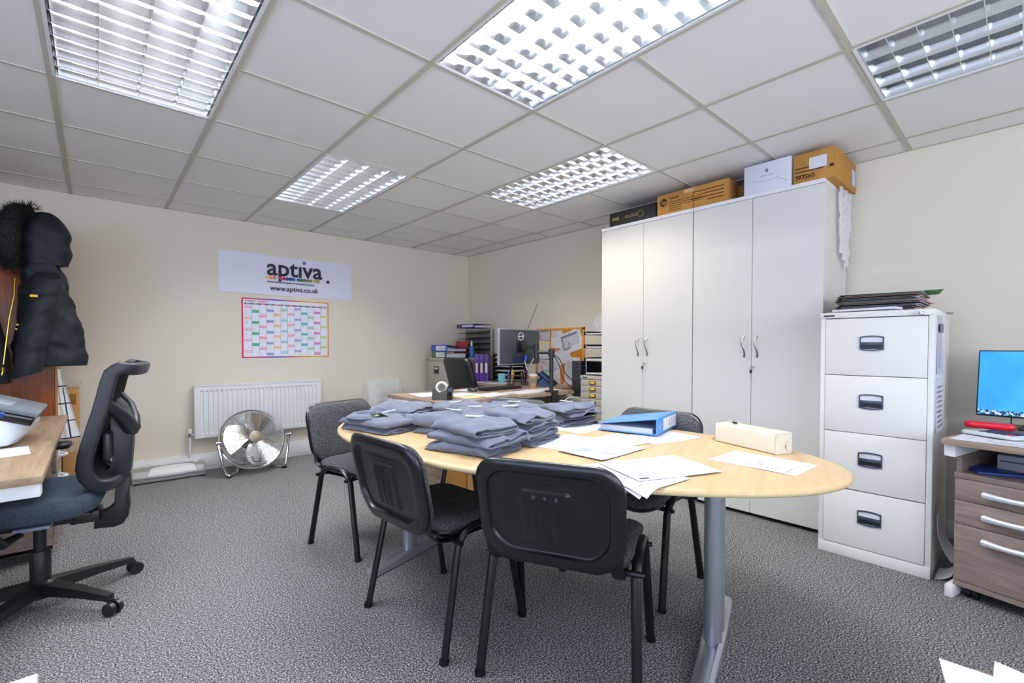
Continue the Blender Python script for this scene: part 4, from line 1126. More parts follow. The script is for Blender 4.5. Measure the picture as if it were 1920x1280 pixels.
# mouse and keyboard
t = thing('computer_mouse', 'black computer mouse on the back desk beside the keyboard', 'mouse', (2.47, 3.28, ZD), R_(95))
b = B(); pad(b, [(0.055 * math.cos(a), 0.031 * math.sin(a) * (1 - 0.12 * math.cos(a))) for a in [2 * PI * k / 28 for k in range(28)]], [(0.004, 0.0), (0, 0.006), (0.002, 0.016), (0.008, 0.027), (0.018, 0.034), (0.03, 0.036)]); b.build('body', 'dark_grey', t)
b = B(); b.tube([(0.022, 0, 0.030), (0.036, 0, 0.026)], 0.005, 8); b.build('scroll_wheel', 'black', t)
t = thing('keyboard', 'black computer keyboard lying on papers on the back desk', 'keyboard', (2.78, 3.27, ZD + 0.004), R_(2))
b = B(); b.box(-0.225, 0.225, -0.075, 0.075, 0, 0.014, 0.004); b.build('case', 'black', t)
b = B()
for r in range(5):
    for c in range(18): b.box(-0.215 + c * 0.024, -0.215 + c * 0.024 + 0.019, -0.066 + r * 0.027, -0.066 + r * 0.027 + 0.021, 0.013, 0.020, 0.002, seg=1)
ks = b.build('keys', 'black', t); ks['kind'] = 'stuff'

# monitor on a clamp arm
t = thing('monitor', 'monitor seen from behind with a dark back, held on a black clamp pole and arm', 'monitor', (3.0, 3.24, 0), R_(3))
b = B(); b.box(-0.275, 0.275, -0.012, 0.016, 0.945, 1.285, 0.008); b.build('rim', 'silver', t)
b = B(); b.box(-0.264, 0.27, -0.024, -0.010, 0.955, 1.275, 0.008); b.build('back_cover', M.setdefault('slate', mat('slate', '#3b4048', 0.35)), t)
b = B(); b.box(-0.262, 0.262, 0.0155, 0.0172, 0.958, 1.272); b.build('screen', 'black_gloss', t)
b = B(); b.tube([(0.035 * math.cos(a), -0.0255, 1.215 + 0.035 * math.sin(a)) for a in [2 * PI * k / 28 for k in range(28)]], 0.0032, 6, loop=True); b.box(-0.026, 0.026, -0.0265, -0.024, 1.211, 1.219)
b.build('badge', 'white_plastic', t)
b = B(); b.box(-0.06, 0.06, -0.034, -0.022, 1.06, 1.17, 0.004); b.box(-0.03, 0.03, -0.075, -0.03, 1.09, 1.145, 0.006); b.build('mount_plate', 'black', t)
b = B(); b.box(-0.10, 0.08, -0.05, -0.022, 0.965, 1.025, 0.006); b.box(-0.08, -0.02, -0.0515, -0.049, 0.98, 1.0); b.build('port_block', M.setdefault('port_navy', mat('port_navy', '#15233f', 0.4)), t)
b = B(); b.lathe([(0, 0), (0.012, 0.002), (0.014, 0.05), (0, 0.055)], 12, (0.03, -0.062, 0.985)); b.build('plug', M.setdefault('plug_blue', mat('plug_blue', '#2450b8', 0.4)), t)
def arm_part(o):
    o.location = Matrix.Rotation(R_(-3), 3, 'Z') @ Vector((2.95 - 3.0, 2.755 - 3.24, ZD)); o.rotation_euler = (0, 0, R_(-3)); return o
b = B(); b.cyl((0, 0.015, -0.01), (0, 0.015, 0.36), 0.018, 16); arm_part(b.build('pole', 'black', t))
b = B(); b.box(-0.04, 0.04, -0.03, 0.06, 0.0, 0.016, 0.003); b.box(-0.035, 0.035, -0.036, -0.016, -0.11, 0.012, 0.004); b.cyl((0, 0.01, -0.115), (0, 0.01, -0.03), 0.008, 10); b.lathe([(0, 0), (0.025, 0), (0.025, 0.012), (0, 0.012)], 16, (0, 0.01, -0.122))
arm_part(b.build('clamp', 'black', t))
b = B(); b.cyl((0, 0.015, 0.31), (0, 0.015, 0.375), 0.027, 16); b.tube([(-0.005, 0.02, 0.345), (-0.09, 0.10, 0.35)], 0.016, 10); b.cyl((-0.095, 0.105, 0.29), (-0.095, 0.105, 0.42), 0.022, 14); arm_part(b.build('lower_arm', 'black', t))
b = B()
for dz in (-0.014, 0.014): b.tube([(-0.09, 0.11, 0.395 + dz * 0.6), (0.0, 0.37, 0.395 + dz), (0.045, 0.41, 0.395 + dz)], 0.006, 8)
b.box(0.02, 0.08, 0.395, 0.42, 0.36, 0.43, 0.004); arm_part(b.build('upper_arm', 'dark_grey', t))
def cable(label, pts, m='black', r=0.004, cat='cable'):
    P = [Vector(p) for p in pts]; out = []
    for i in range(len(P) - 1):
        p0, p1, p2, p3 = P[max(i - 1, 0)], P[i], P[i + 1], P[min(i + 2, len(P) - 1)]
        for k in range(8):
            u = k / 8; out.append(0.5 * ((2 * p1) + (p2 - p0) * u + (2 * p0 - 5 * p1 + 4 * p2 - p3) * u * u + (3 * p1 - p0 - 3 * p2 + p3) * u ** 3))
    out.append(P[-1])
    b = B(); b.tube(out, r, 6)
    return tag(b.build('cable', m), label, cat)
cable('pale video cable looping from the monitor back to the clamp arm', [(3.0, 3.16, 0.985), (2.96, 3.08, 0.90), (2.88, 2.95, 0.97), (2.86, 2.87, 1.03), (2.93, 2.80, 1.06)], M.setdefault('cable_grey', mat('cable_grey', '#c9c6c0', 0.5)))
cable('black cable hanging from the monitor arm down to the computer, longer one', [(2.97, 2.79, 1.06), (3.05, 2.76, 1.0), (3.10, 2.74, 0.88), (3.20, 2.72, 0.80), (3.30, 2.71, 0.73)])
cable('black cable hanging from the monitor arm down to the computer, inner one', [(2.97, 2.77, 1.05), (3.02, 2.745, 0.96), (3.06, 2.735, 0.84), (3.15, 2.72, 0.76), (3.29, 2.705, 0.70)])
cable('white cable looping down behind the low drawer cabinet by the back desk', [(3.24, 2.72, 0.66), (3.12, 2.72, 0.66), (3.02, 2.70, 0.62), (3.0, 2.69, 0.50)], 'white_plastic')
cable('thin dark aerial wire slanting up the right wall above the monitor', [(XR - 0.004, 3.86, 1.31), (XR - 0.004, 3.78, 1.45), (XR - 0.004, 3.73, 1.54), (XR - 0.004, 3.69, 1.605)], M.setdefault('wire', mat('wire', '#7d6d60', 0.6)), 0.003)

# mug, coffee cup, pots, phone
t = thing('mug', 'turquoise ribbed mug on the back desk', 'mug', (3.30, 3.84, ZD + 0.002))
b = B(); b.lathe([(0, 0), (0.033, 0), (0.036, 0.004), (0.043, 0.10), (0.040, 0.10), (0.034, 0.01), (0, 0.008)] if False else [(0, 0), (0.034, 0)] + [(0.036 + 0.009 * k / 10 + (0.0008 if k % 2 else 0), 0.004 + 0.096 * k / 10) for k in range(11)] + [(0.041, 0.1), (0.033, 0.008), (0, 0.008)], 28); b.build('body', M.setdefault('turquoise', mat('turquoise', '#79c4c6', 0.3)), t)
b = B(); a = -0.9; b.tube([(0.04 * math.cos(a) + d * math.cos(a), 0.04 * math.sin(a) + d * math.sin(a), z) for d, z in ((0, 0.085), (0.028, 0.085), (0.036, 0.062), (0.026, 0.036), (-0.002, 0.025))], 0.005, 8); b.build('handle', 'white_plastic', t)
t = thing('coffee_cup', 'clear takeaway coffee cup with a round green emblem on the back desk', 'cup', (3.13, 3.18, ZD))
b = B(); b.lathe([(0, 0), (0.031, 0), (0.043, 0.105), (0.044, 0.11), (0, 0.11)], 24); b.build('coffee', M.setdefault('latte', mat('latte', '#b08a66', 0.35)), t)
b = B(); b.lathe([(0.0435, 0.11), (0.046, 0.112), (0.048, 0.120), (0.044, 0.126), (0.036, 0.135), (0.0, 0.138)], 24); b.build('lid', M.setdefault('clear_lid', mat('clear_lid', '#d8d4cc', 0.2)), t)
X = Matrix.Translation((-0.0275, -0.0295, 0.07)) @ Matrix.Rotation(R_(-47), 4, 'Z') @ Matrix.Rotation(R_(95), 4, 'X')
b = B(); b.lathe([(0, 0), (0.021, 0), (0.021, 0.002), (0, 0.002)], 24, X=X, mi=0); b.lathe([(0.0135, 0.0018), (0.0135, 0.0028), (0.011, 0.0028), (0.011, 0.0018)], 24, X=X, mi=1); b.build('emblem', [M.setdefault('emblem_green', mat('emblem_green', '#1d6a4c', 0.5)), 'paper'], t)
def pen_pot(label, loc, cols, seed):
    t = thing('pen_pot', label, 'pen pot', loc)
    b = B()
    for k in range(20):
        a = 2 * PI * k / 20; b.tube([(0.036 * math.cos(a), 0.036 * math.sin(a), 0), (0.040 * math.cos(a), 0.040 * math.sin(a), 0.10)], 0.0014, 4)
    for z in (0.001, 0.035, 0.07, 0.10): b.tube([((0.036 + 0.04 * z) * math.cos(a), (0.036 + 0.04 * z) * math.sin(a), z) for a in [2 * PI * k / 24 for k in range(24)]], 0.002, 5, loop=True)
    b.lathe([(0, 0), (0.036, 0), (0.036, 0.003), (0, 0.003)], 20)
    b.build('wire_pot', 'black', t)
    r = random.Random(seed)
    for k, c in enumerate(cols):
        a = 2 * PI * k / len(cols) + r.random(); q = 0.018; h = 0.13 + 0.04 * r.random()
        p0 = Vector((q * math.cos(a) * 0.5, q * math.sin(a) * 0.5, 0.01)); p1 = Vector((0.034 * math.cos(a), 0.034 * math.sin(a), h)); d = (p1 - p0).normalized()
        m = M.setdefault('pen_' + c, mat('pen_' + c, '#' + c, 0.35))
        pen = thing('pen', {'2fae3a': 'green', 'e05a1e': 'orange', '2a62d8': 'blue', 'd02a8a': 'pink', 'f0d020': 'yellow', '1d8a30': 'dark green', '222226': 'black', 'e8c8a0': 'cream'}[c] + ' pen standing in the ' + label, 'pen', Vector(loc) + p0, 0, 'pens in the pots on the back desk')
        b = B(); b.tube([(0, 0, 0), d * (p1 - p0).length * 0.72], 0.006, 8); b.build('barrel', m, pen)
        b = B(); b.tube([d * (p1 - p0).length * 0.72, d * (p1 - p0).length], [0.0072, 0.0055], 8); b.build('cap', m, pen)
pen_pot('left wire pot', (3.20, 3.58, ZD), ['2fae3a', 'e05a1e', '2a62d8', 'f0d020', 'e8c8a0'], 1)
pen_pot('right wire pot', (3.27, 3.45, ZD), ['d02a8a', '1d8a30', '222226', '2fae3a'][:3], 2)
for o in list(bpy.data.objects):
    if o.name.startswith('pen_pot') and not o.parent: o['label'] = 'black wire pen pot on the back desk, ' + ('left one' if '001' not in o.name else 'right one beside the coffee cup')
t = thing('desk_phone', 'dark blue desk telephone propped on the back desk behind the coffee cup', 'telephone', (3.34, 3.28, ZD), R_(150))
X = Matrix.Rotation(R_(-38), 4, 'Y')
b = B(); b.box(-0.10, 0.10, -0.09, 0.09, 0.07, 0.095, 0.006, X=X); b.build('keypad_body', M.setdefault('phone_blue', mat('phone_blue', '#1d3f6c', 0.4)), t)
b = B(); b.prism([(-0.08, 0), (0.07, 0), (0.03, 0.05), (-0.02, 0.10)], -0.06, 0.06, X=Matrix.Rotation(PI / 2, 4, 'X')); b.build('stand', M['phone_blue'], t)
b = B(); b.box(-0.105, 0.105, 0.04, 0.085, 0.097, 0.122, 0.01, X=X); b.build('handset', 'black', t)
b = B(); b.box(0.02, 0.085, -0.08, 0.02, 0.0945, 0.0965, X=X); b.build('display', 'slate', t)

# multi-drawer cabinets beside the desk, computer, trays and desk fan
def drawer_tower(label, loc, W, D, H, n, labels):
    t = thing('drawer_cabinet', label, 'drawer cabinet', loc)
    b = B(); b.box(0.004, D, 0, 0.012, 0, H - 0.02); b.box(0.004, D, W - 0.012, W, 0, H - 0.02); b.box(D - 0.01, D, 0, W, 0, H - 0.02); b.box(0.0, D, 0, W, 0, 0.03, 0.002); b.box(-0.004, D, -0.001, W + 0.001, H - 0.032, H, 0.003)
    b.build('body', M.setdefault('tower_grey', mat('tower_grey', '#b7b0a2', 0.45)), t)
    h = (H - 0.066) / n
    for k in range(n):
        z = 0.032 + h * k
        b = B(); b.box(-0.001, 0.02, 0.0135, W - 0.0135, z + 0.0015, z + h - 0.0015, 0.002); d = b.build('drawer', M['tower_grey'], t)
        yc = W / 2
        b = B(); b.box(-0.006, 0, yc - 0.036, yc + 0.036, z + h / 2 - 0.018, z + h / 2 + 0.016, 0.002); hd = b.build('label_holder', M.setdefault('holder', mat('holder', '#5c4a3c', 0.4)), d)
        b = B(); b.box(-0.0075, -0.005, yc - 0.026, yc + 0.026, z + h / 2 - 0.006, z + h / 2 + 0.012); b.build('label_card', labels[k % len(labels)], hd)
    text('maker_mark', 'Bisley', 0.022, 'ink_dark', t, (-0.0045, W - 0.03, H - 0.024), (PI / 2, 0, -PI / 2), bold=0.0004)
    return t
drawer_tower('tall beige multi-drawer cabinet with yellow labels, left of the white cupboards', (3.245, 2.412, 0), 0.276, 0.41, 0.86, 14, ['yellow', 'yellow', 'paper', 'yellow'])
drawer_tower('low beige multi-drawer cabinet carrying the black computer', (3.245, 2.700, 0), 0.276, 0.41, 0.655, 9, ['paper', 'paper', 'yellow'])
t = thing('computer', 'black desktop computer standing on the low drawer cabinet', 'computer', (3.28, 2.715, 0.655))
b = B(); b.box(0.012, 0.35, 0.0, 0.105, 0.006, 0.33, 0.003); b.build('case', 'black', t)
b = B(); b.box(0.0, 0.014, 0.0, 0.105, 0.006, 0.33, 0.004); f = b.build('front_panel', 'dark_grey', t)
b = B(); b.lathe([(0, 0), (0.010, 0), (0.010, 0.003), (0, 0.003)], 16, X=Matrix.Translation((0, 0.052, 0.13)) @ Matrix.Rotation(-PI / 2, 4, 'Y')); b.build('power_button', 'black', f)
b = B()
for x in (0.03, 0.32):
    for y in (0.015, 0.09): b.box(x - 0.008, x + 0.008, y - 0.008, y + 0.008, 0, 0.008)
b.build('rubber_feet', 'black', t)
# wire letter trays
t = thing('letter_trays', 'black four-tier letter trays standing on the tall drawer cabinet', 'letter trays', (3.27, 2.425, 0.86))
for k in range(4):
    z = 0.006 + 0.118 * k
    b = B(); b.box(0, 0.32, 0, 0.245, z, z + 0.004); b.box(0.0, 0.32, 0, 0.004, z, z + 0.035); b.box(0, 0.32, 0.241, 0.245, z, z + 0.035); b.box(0.316, 0.32, 0, 0.245, z, z + 0.035); b.build('tray', 'black', t, flat=True)
b = B()
for x in (0.02, 0.30):
    for y in (0.01, 0.235): b.tube([(x, y, 0), (x, y, 0.40)], 0.003, 6)
b.build('wire_posts', 'brushed', t)
for k, nm in enumerate(('bottom', 'second', 'third', 'top')):
    tag(B().box(-0.14, 0.14, -0.105, 0.105, 0, 0.012 if k != 1 else 0.02, 0.001).build('paper_stack', 'paper', None, (3.42, 2.545, 0.8705 + 0.118 * k), R_(2 * k - 3)), 'white paper stack in the %s tier of the black trays left of the cupboards' % nm, 'paper', 'papers in the black trays')
t = thing('desk_fan', 'small white desk fan on top of the black trays, half hidden by the cupboard', 'fan', (3.43, 2.575, 1.2245))
b = B(); b.lathe([(0, 0.0), (0.05, 0.0), (0.05, 0.012), (0.012, 0.02), (0.01, 0.05), (0, 0.05)], 20); b.build('base', 'white_plastic', t)
FXX = Matrix.Translation((-0.02, -0.0, 0.105)) @ Matrix.Diagonal((0.85, 0.85, 0.85, 1)) @ Matrix.Rotation(R_(-105), 4, 'Y')
b = B()
for k in range(9):
    r = 0.02 + 0.075 * k / 8; zz = 0.03 * math.sqrt(max(0, 1 - (r / 0.1) ** 2))
    for s in (1, -1): b.tube([FXX @ Vector((r * math.cos(a), r * math.sin(a), s * zz)) for a in [2 * PI * q / 28 for q in range(28)]], 0.0022, 5, loop=True)
for k in range(8):
    a = 2 * PI * k / 8
    for s in (1, -1): b.tube([FXX @ Vector((r * math.cos(a), r * math.sin(a), s * 0.03 * math.sqrt(max(0, 1 - (r / 0.1) ** 2)))) for r in (0.015, 0.05, 0.08, 0.0985)], 0.0015, 4)
b.build('grille', 'white_plastic', t)
b = B(); b.lathe([(0, -0.045), (0.02, -0.045), (0.022, 0.02), (0, 0.022)], 14, X=FXX); b.build('motor', 'white_plastic', t)

# cork board with pinned sheets on the right wall
t = thing('cork_board', 'pine-framed cork board on the right wall behind the monitor arm, covered in sheets', 'notice board', (XR, 3.355, 1.005))
b = B(); b.box(-0.016, -0.002, -0.325, 0.325, -0.29, 0.29); b.build('cork', 'cork', t, flat=True)
b = B(); b.box(-0.024, -0.001, -0.345, 0.345, 0.285, 0.31, 0.003); b.box(-0.024, -0.001, -0.345, 0.345, -0.31, -0.285, 0.003); b.box(-0.024, -0.001, -0.345, -0.32, -0.31, 0.31, 0.003); b.box(-0.024, -0.001, 0.32, 0.345, -0.31, 0.31, 0.003); b.build('frame', 'pine', t)
def pinned(label, y, z, w, h, rot, d, marks, m='paper'):
    """sheet on the board: y,z centre; marks: (y0,y1,z0,z1,material) in 0..1 of the sheet, y running to the viewer's right"""
    t = thing('pinned_sheet', label, 'paper', (XR - 0.017 - d, y, z))
    t.rotation_euler = (R_(rot), 0, 0)
    mats, b = [m], B()
    b.sheet(6, 6, lambda u, v: Vector((-0.006 * (v - 1) ** 2 * nz(u * 2, v * 2, y * 9) - 0.001, (0.5 - u) * w, (v - 0.5) * h)), (-0.0006, 0, 0))
    for (y0, y1, z0, z1, mm) in marks:
        if mm not in mats: mats.append(mm)
        b.box(-0.0075, -0.0068, (0.5 - y1) * w, (0.5 - y0) * w, (z0 - 0.5) * h, (z1 - 0.5) * h, mi=mats.index(mm))
    b.build('sheet', mats, t)
    B().lathe([(0, 0), (0.004, 0), (0.005, 0.006), (0, 0.008)], 8, X=Matrix.Translation((-0.008, 0, h * 0.42)) @ Matrix.Rotation(-PI / 2, 4, 'Y')).build('pin', 'red', t)
for c, n in (('#e85aa0', 'pink_mark'), ('#f0e060', 'yellow_mark'), ('#c03a68', 'crimson_mark'), ('#3a8a4a', 'green_mark'), ('#4a6ad0', 'blue_mark'), ('#58b0b8', 'teal_mark')): M[n] = mat(n, c, 0.7)
LN = [(0.12, 0.35 + 0.5 * ((k * 7) % 5) / 5, 0.86 - 0.06 * k, 0.872 - 0.06 * k, 'ink') for k in range(12)]
pinned('sheet with a pink mark at the top left of the cork board', 3.585, 1.24, 0.19, 0.12, 0, 0.0, [(0.1, 0.9, 0.82, 0.95, 'ink'), (0.12, 0.26, 0.1, 0.6, 'pink_mark'), (0.35, 0.9, 0.2, 0.5, 'paper_grey')], 'paper_grey')
pinned('sheet with yellow bands on the left of the cork board', 3.59, 1.07, 0.19, 0.21, 1, 0.001, [(0.05, 0.95, 0.88, 0.96, 'yellow_mark'), (0.3, 0.42, 0.55, 0.86, 'yellow_mark'), (0.1, 0.5, 0.4, 0.43, 'ink')])
pinned('small sheet near the top middle of the cork board, behind the tilted one', 3.39, 1.20, 0.16, 0.20, 4, 0.0, LN[:6])
pinned('large tilted sheet with a grey chart at the top right of the cork board', 3.18, 1.17, 0.30, 0.22, -16, 0.006, [(0.1, 0.16, 0.3, 0.85, 'ink'), (0.1, 0.85, 0.78, 0.88, 'ink'), (0.1, 0.45, 0.2, 0.27, 'ink'), (0.2, 0.85, 0.34, 0.72, 'paper_grey'), (0.38, 0.44, 0.4, 0.48, 'paper_cream')])
pinned('white sheet hung askew in the middle of the cork board below the tilted chart', 3.30, 1.02, 0.20, 0.16, -28, 0.004, [])
dots = []
r4 = random.Random(5)
for i in range(9):
    for j in range(13):
        if r4.random() < 0.5: dots.append((0.06 + i * 0.1, 0.06 + i * 0.1 + 0.06, 0.06 + j * 0.066, 0.06 + j * 0.066 + 0.03, r4.choice(['crimson_mark', 'pink_mark', 'green_mark', 'blue_mark', 'teal_mark', 'yellow_mark'])))
pinned('chart dotted with coloured squares low on the left of the cork board', 3.50, 0.85, 0.33, 0.29, 0, 0.003, dots + [(0.05, 0.6, 0.93, 0.96, 'ink')])
pinned('long typed list low on the right of the cork board', 3.17, 0.86, 0.20, 0.29, 1, 0.002, LN)

# letter trays and files in the corner, grey filing cabinet
t = thing('filing_cabinet', 'grey-beige steel filing cabinet in the far corner behind the black chair', 'filing cabinet', (2.97, 4.40, 0))
b = B(); b.box(0.003, 0.62, 0, 0.45, 0, 0.95, 0.002); b.build('body', 'steel_grey', t)
b = B(); b.box(-0.003, 0.62, -0.001, 0.451, 0.95, 0.985, 0.003); b.build('top', 'steel_grey', t)
for k in range(3):
    z0 = 0.05 + 0.30 * k
    b = B(); b.box(-0.004, 0.004, 0.02, 0.43, z0, z0 + 0.294, 0.002); d = b.build('drawer', 'steel_grey', t)
    b = B(); b.box(-0.010, -0.003, 0.18, 0.275, z0 + 0.15, z0 + 0.235, 0.008); h = b.build('handle', 'dark_grey', d)
    b = B(); b.box(-0.0108, -0.009, 0.19, 0.265, z0 + 0.20, z0 + 0.222); b.build('label_strip', 'paper_cream', h)
b = B(); b.cyl((-0.003, 0.42, 0.967), (-0.010, 0.42, 0.967), 0.008, 12); b.build('lock', 'black', t)

def lever_arch(label, loc, rz, m, spine=True, group=None, W=0.285, L=0.318, T=0.075, opened=0.0, fill=0.8):
    """lever arch file lying flat; spine on the −x side; covers along x; opened tilts the top cover down to the free edge"""
    t = thing('lever_arch_file', label, 'file', loc, rz, group)
    b = B(); b.box(-W / 2, W / 2, -L / 2, L / 2, 0, 0.003, 0.001); b.build('lower_cover', m, t)
    b = B(); b.sheet(4, 2, lambda u, v: Vector((-W / 2 + W * u, -L / 2 + L * v, T - opened * u)), (0, 0, 0.003)); b.build('upper_cover', m, t)
    b = B(); b.box(-W / 2 - 0.003, -W / 2, -L / 2, L / 2, 0, T, 0.001); sp = b.build('spine', m, t)
    b = B(); b.box(-W / 2 - 0.0042, -W / 2 - 0.0028, -L / 2 + 0.02, L / 2 - 0.10, 0.010, T - 0.010); lb = b.build('spine_label', 'paper', sp)
    b = B()
    for k in range(4): b.box(-W / 2 - 0.0046, -W / 2 - 0.004, -L / 2 + 0.035 + 0.03 * k, -L / 2 + 0.040 + 0.03 * k, 0.02, T - 0.02 - 0.006 * (k % 2))
    b.build('label_print', 'ink_dark', lb)
    b = B(); b.tube([Vector((-W / 2 - 0.0035, L / 2 - 0.055 + 0.011 * math.cos(a), T / 2 + 0.011 * math.sin(a))) for a in [2 * PI * k / 20 for k in range(20)]], 0.003, 6, loop=True); b.build('finger_ring', 'chrome', sp)
    h = (T - 0.012) * fill
    def top(u): return min(h, T - 0.008 - opened * u)
    n = 6; prof2 = [(-W / 2 + 0.02 + (W - 0.03) * k / n, top(k / n * 0.96)) for k in range(n + 1)]
    b = B(); b.rings([[(x, y, z) for x, z in prof2] + [(x, y, 0.0035) for x, z in reversed(prof2)] for y in (-L / 2 + 0.01, L / 2 - 0.012)]); b.build('pages', 'paper_grey', t, flat=True)
    return t
lever_arch('green lever arch file under the blue one on the far corner filing cabinet', (3.125, 4.60, 0.985), R_(-3), 'green_deep')
lever_arch('dark blue lever arch file on top of the green one in the far corner', (3.13, 4.61, 1.061), R_(1), 'blue_deep', opened=0.03, fill=0.4)
t = thing('spray_bottle', 'blue spray bottle with a pale nozzle on the far corner cabinet', 'bottle', (3.335, 4.435, 0.985))
b = B(); b.lathe([(0, 0), (0.028, 0), (0.03, 0.01), (0.03, 0.10), (0.022, 0.13), (0.012, 0.145), (0, 0.145)], 20); b.build('body', M.setdefault('bottle_blue', mat('bottle_blue', '#1473b8', 0.25)), t)
b = B(); b.lathe([(0, 0.14), (0.014, 0.14), (0.014, 0.165), (0.009, 0.18), (0.006, 0.20), (0, 0.205)], 16); b.build('nozzle', M.setdefault('pale_pink', mat('pale_pink', '#d8c8cc', 0.3)), t)
t = thing('folder', 'red folder slanting against the files on the far corner cabinet', 'folder', (3.292, 4.63, 0.985), R_(-4))
B().box(-0.004, 0.004, -0.14, 0.14, 0, 0.20, 0.001, X=Matrix.Rotation(R_(14), 4, 'Y') @ Matrix.Translation((0, 0, 0.003))).build('cover', M.setdefault('folder_red', mat('folder_red', '#9c1c28', 0.5)), t)
t = thing('document_sorter', 'beige document sorter with dark sloping shelves in the far corner', 'sorter', (3.40, 4.45, 0.985))
b = B(); b.box(0.279, 0.285, 0.0, 0.33, 0, 0.345); b.box(0.10, 0.285, 0.324, 0.33, 0, 0.345); b.box(0.24, 0.285, 0.0, 0.006, 0, 0.345); b.build('frame', 'steel_grey', t, flat=True)
for k in range(5):
    z = 0.012 + 0.072 * k
    b = B(); b.sheet(2, 2, lambda u, v: Vector((-0.02 + 0.298 * u, 0.008 + 0.315 * v, z + 0.022 * u)), (0, 0, 0.005)); b.build('shelf', 'black', t)
lever_arch('purple ring binder lying on top of the document sorter in the far corner', (3.50, 4.60, 1.345), R_(4), 'purple', T=0.045)
for k, (q, lb) in enumerate(((0, 'leftmost'), (1, 'middle'), (2, 'rightmost'))):
    t = thing('purple_file', lb + ' of the three purple files standing on the back desk beside the black letter trays', 'file', (3.20 + 0.04 * k, 4.16 - 0.036 * k, ZD), R_(-42), 'purple files on the back desk')
    b = B(); b.box(-0.026, 0.026, -0.0, 0.24, 0, 0.31, 0.003); b.build('cover', 'purple', t)
    b = B(); b.box(-0.012, 0.012, -0.0012, 0.0, 0.10, 0.21); b.build('spine_label', 'paper_cream', t)
t = thing('letter_trays', 'black multi-tier letter trays filled with papers, right of the purple files', 'letter trays', (3.455, 3.88, ZD), R_(0))
for k in range(6):
    z = 0.004 + 0.052 * k
    b = B(); b.box(0, 0.23, -0.02, 0.30, z, z + 0.004); b.box(0.226, 0.23, -0.02, 0.30, z, z + 0.046); b.box(0.0, 0.23, 0.296, 0.30, z, z + 0.046); b.box(0.0, 0.01, -0.02, 0.0, z, z + 0.046); b.build('tray', 'black', t, flat=True)
for k in range(6):
    tag(B().box(-0.1, 0.1, -0.135, 0.135, 0, 0.008 + 0.004 * (k % 3), 0.001).build('paper_stack', ['paper', 'paper_grey', M.setdefault('orange_card', mat('orange_card', '#d8602c', 0.6)), 'paper_cream', 'paper', 'paper'][(k + 1) % 6], None, (3.57, 4.02, ZD + 0.0085 + 0.052 * k), R_(0)), 'papers in the %s tier of the black trays beside the purple files' % ('lowest', 'second', 'third', 'fourth', 'fifth', 'top')[k], 'paper', 'papers in the corner trays')

# black office chair behind the back desk
t = thing('office_chair', 'black office chair with a tall plain backrest behind the back desk', 'chair', (3.07, 3.93, 0), R_(0))
b = B(); pad(b, rrect(0.46, 0.50, 0.06, 7), [(0.02, 0.0), (0.0, 0.01), (0.0, 0.035), (0.015, 0.055), (0.05, 0.06), (0.15, 0.058)], lambda p: Vector((-0.245 - 0.30 * p.y - p.z + 0.02 + 0.25 * p.x ** 2, p.x, 0.755 + p.y))); b.build('backrest', 'black', t)
b = B(); pad(b, rrect(0.47, 0.48, 0.09, 7), [(0.02, 0.42), (0.0, 0.43), (0.0, 0.47), (0.02, 0.495), (0.1, 0.50)]); b.build('seat', 'fabric_dark', t)
b = B(); b.tube([(-0.12, 0, 0.41), (-0.25, 0, 0.41), (-0.285, 0, 0.46), (-0.27, 0, 0.62)], 0.025, 8, flat=0.6); b.build('back_bar', 'black', t)
b = B(); b.cyl((0, 0, 0.1), (0, 0, 0.42), 0.025, 16); b.build('gas_column', 'black', t)
for k in range(5):
    a = 2 * PI * k / 5 + 0.3
    b = B(); b.tube([(0, 0, 0.10), (0.30 * math.cos(a), 0.30 * math.sin(a), 0.075)], [0.028, 0.018], 8); lg = b.build('base_arm', 'black', t)
    b = B(); b.tube([(0.30 * math.cos(a) - 0.02 * math.sin(a), 0.30 * math.sin(a) + 0.02 * math.cos(a), 0.028), (0.30 * math.cos(a) + 0.02 * math.sin(a), 0.30 * math.sin(a) - 0.02 * math.cos(a), 0.028)], 0.028, 14); b.build('castor', 'black', lg)
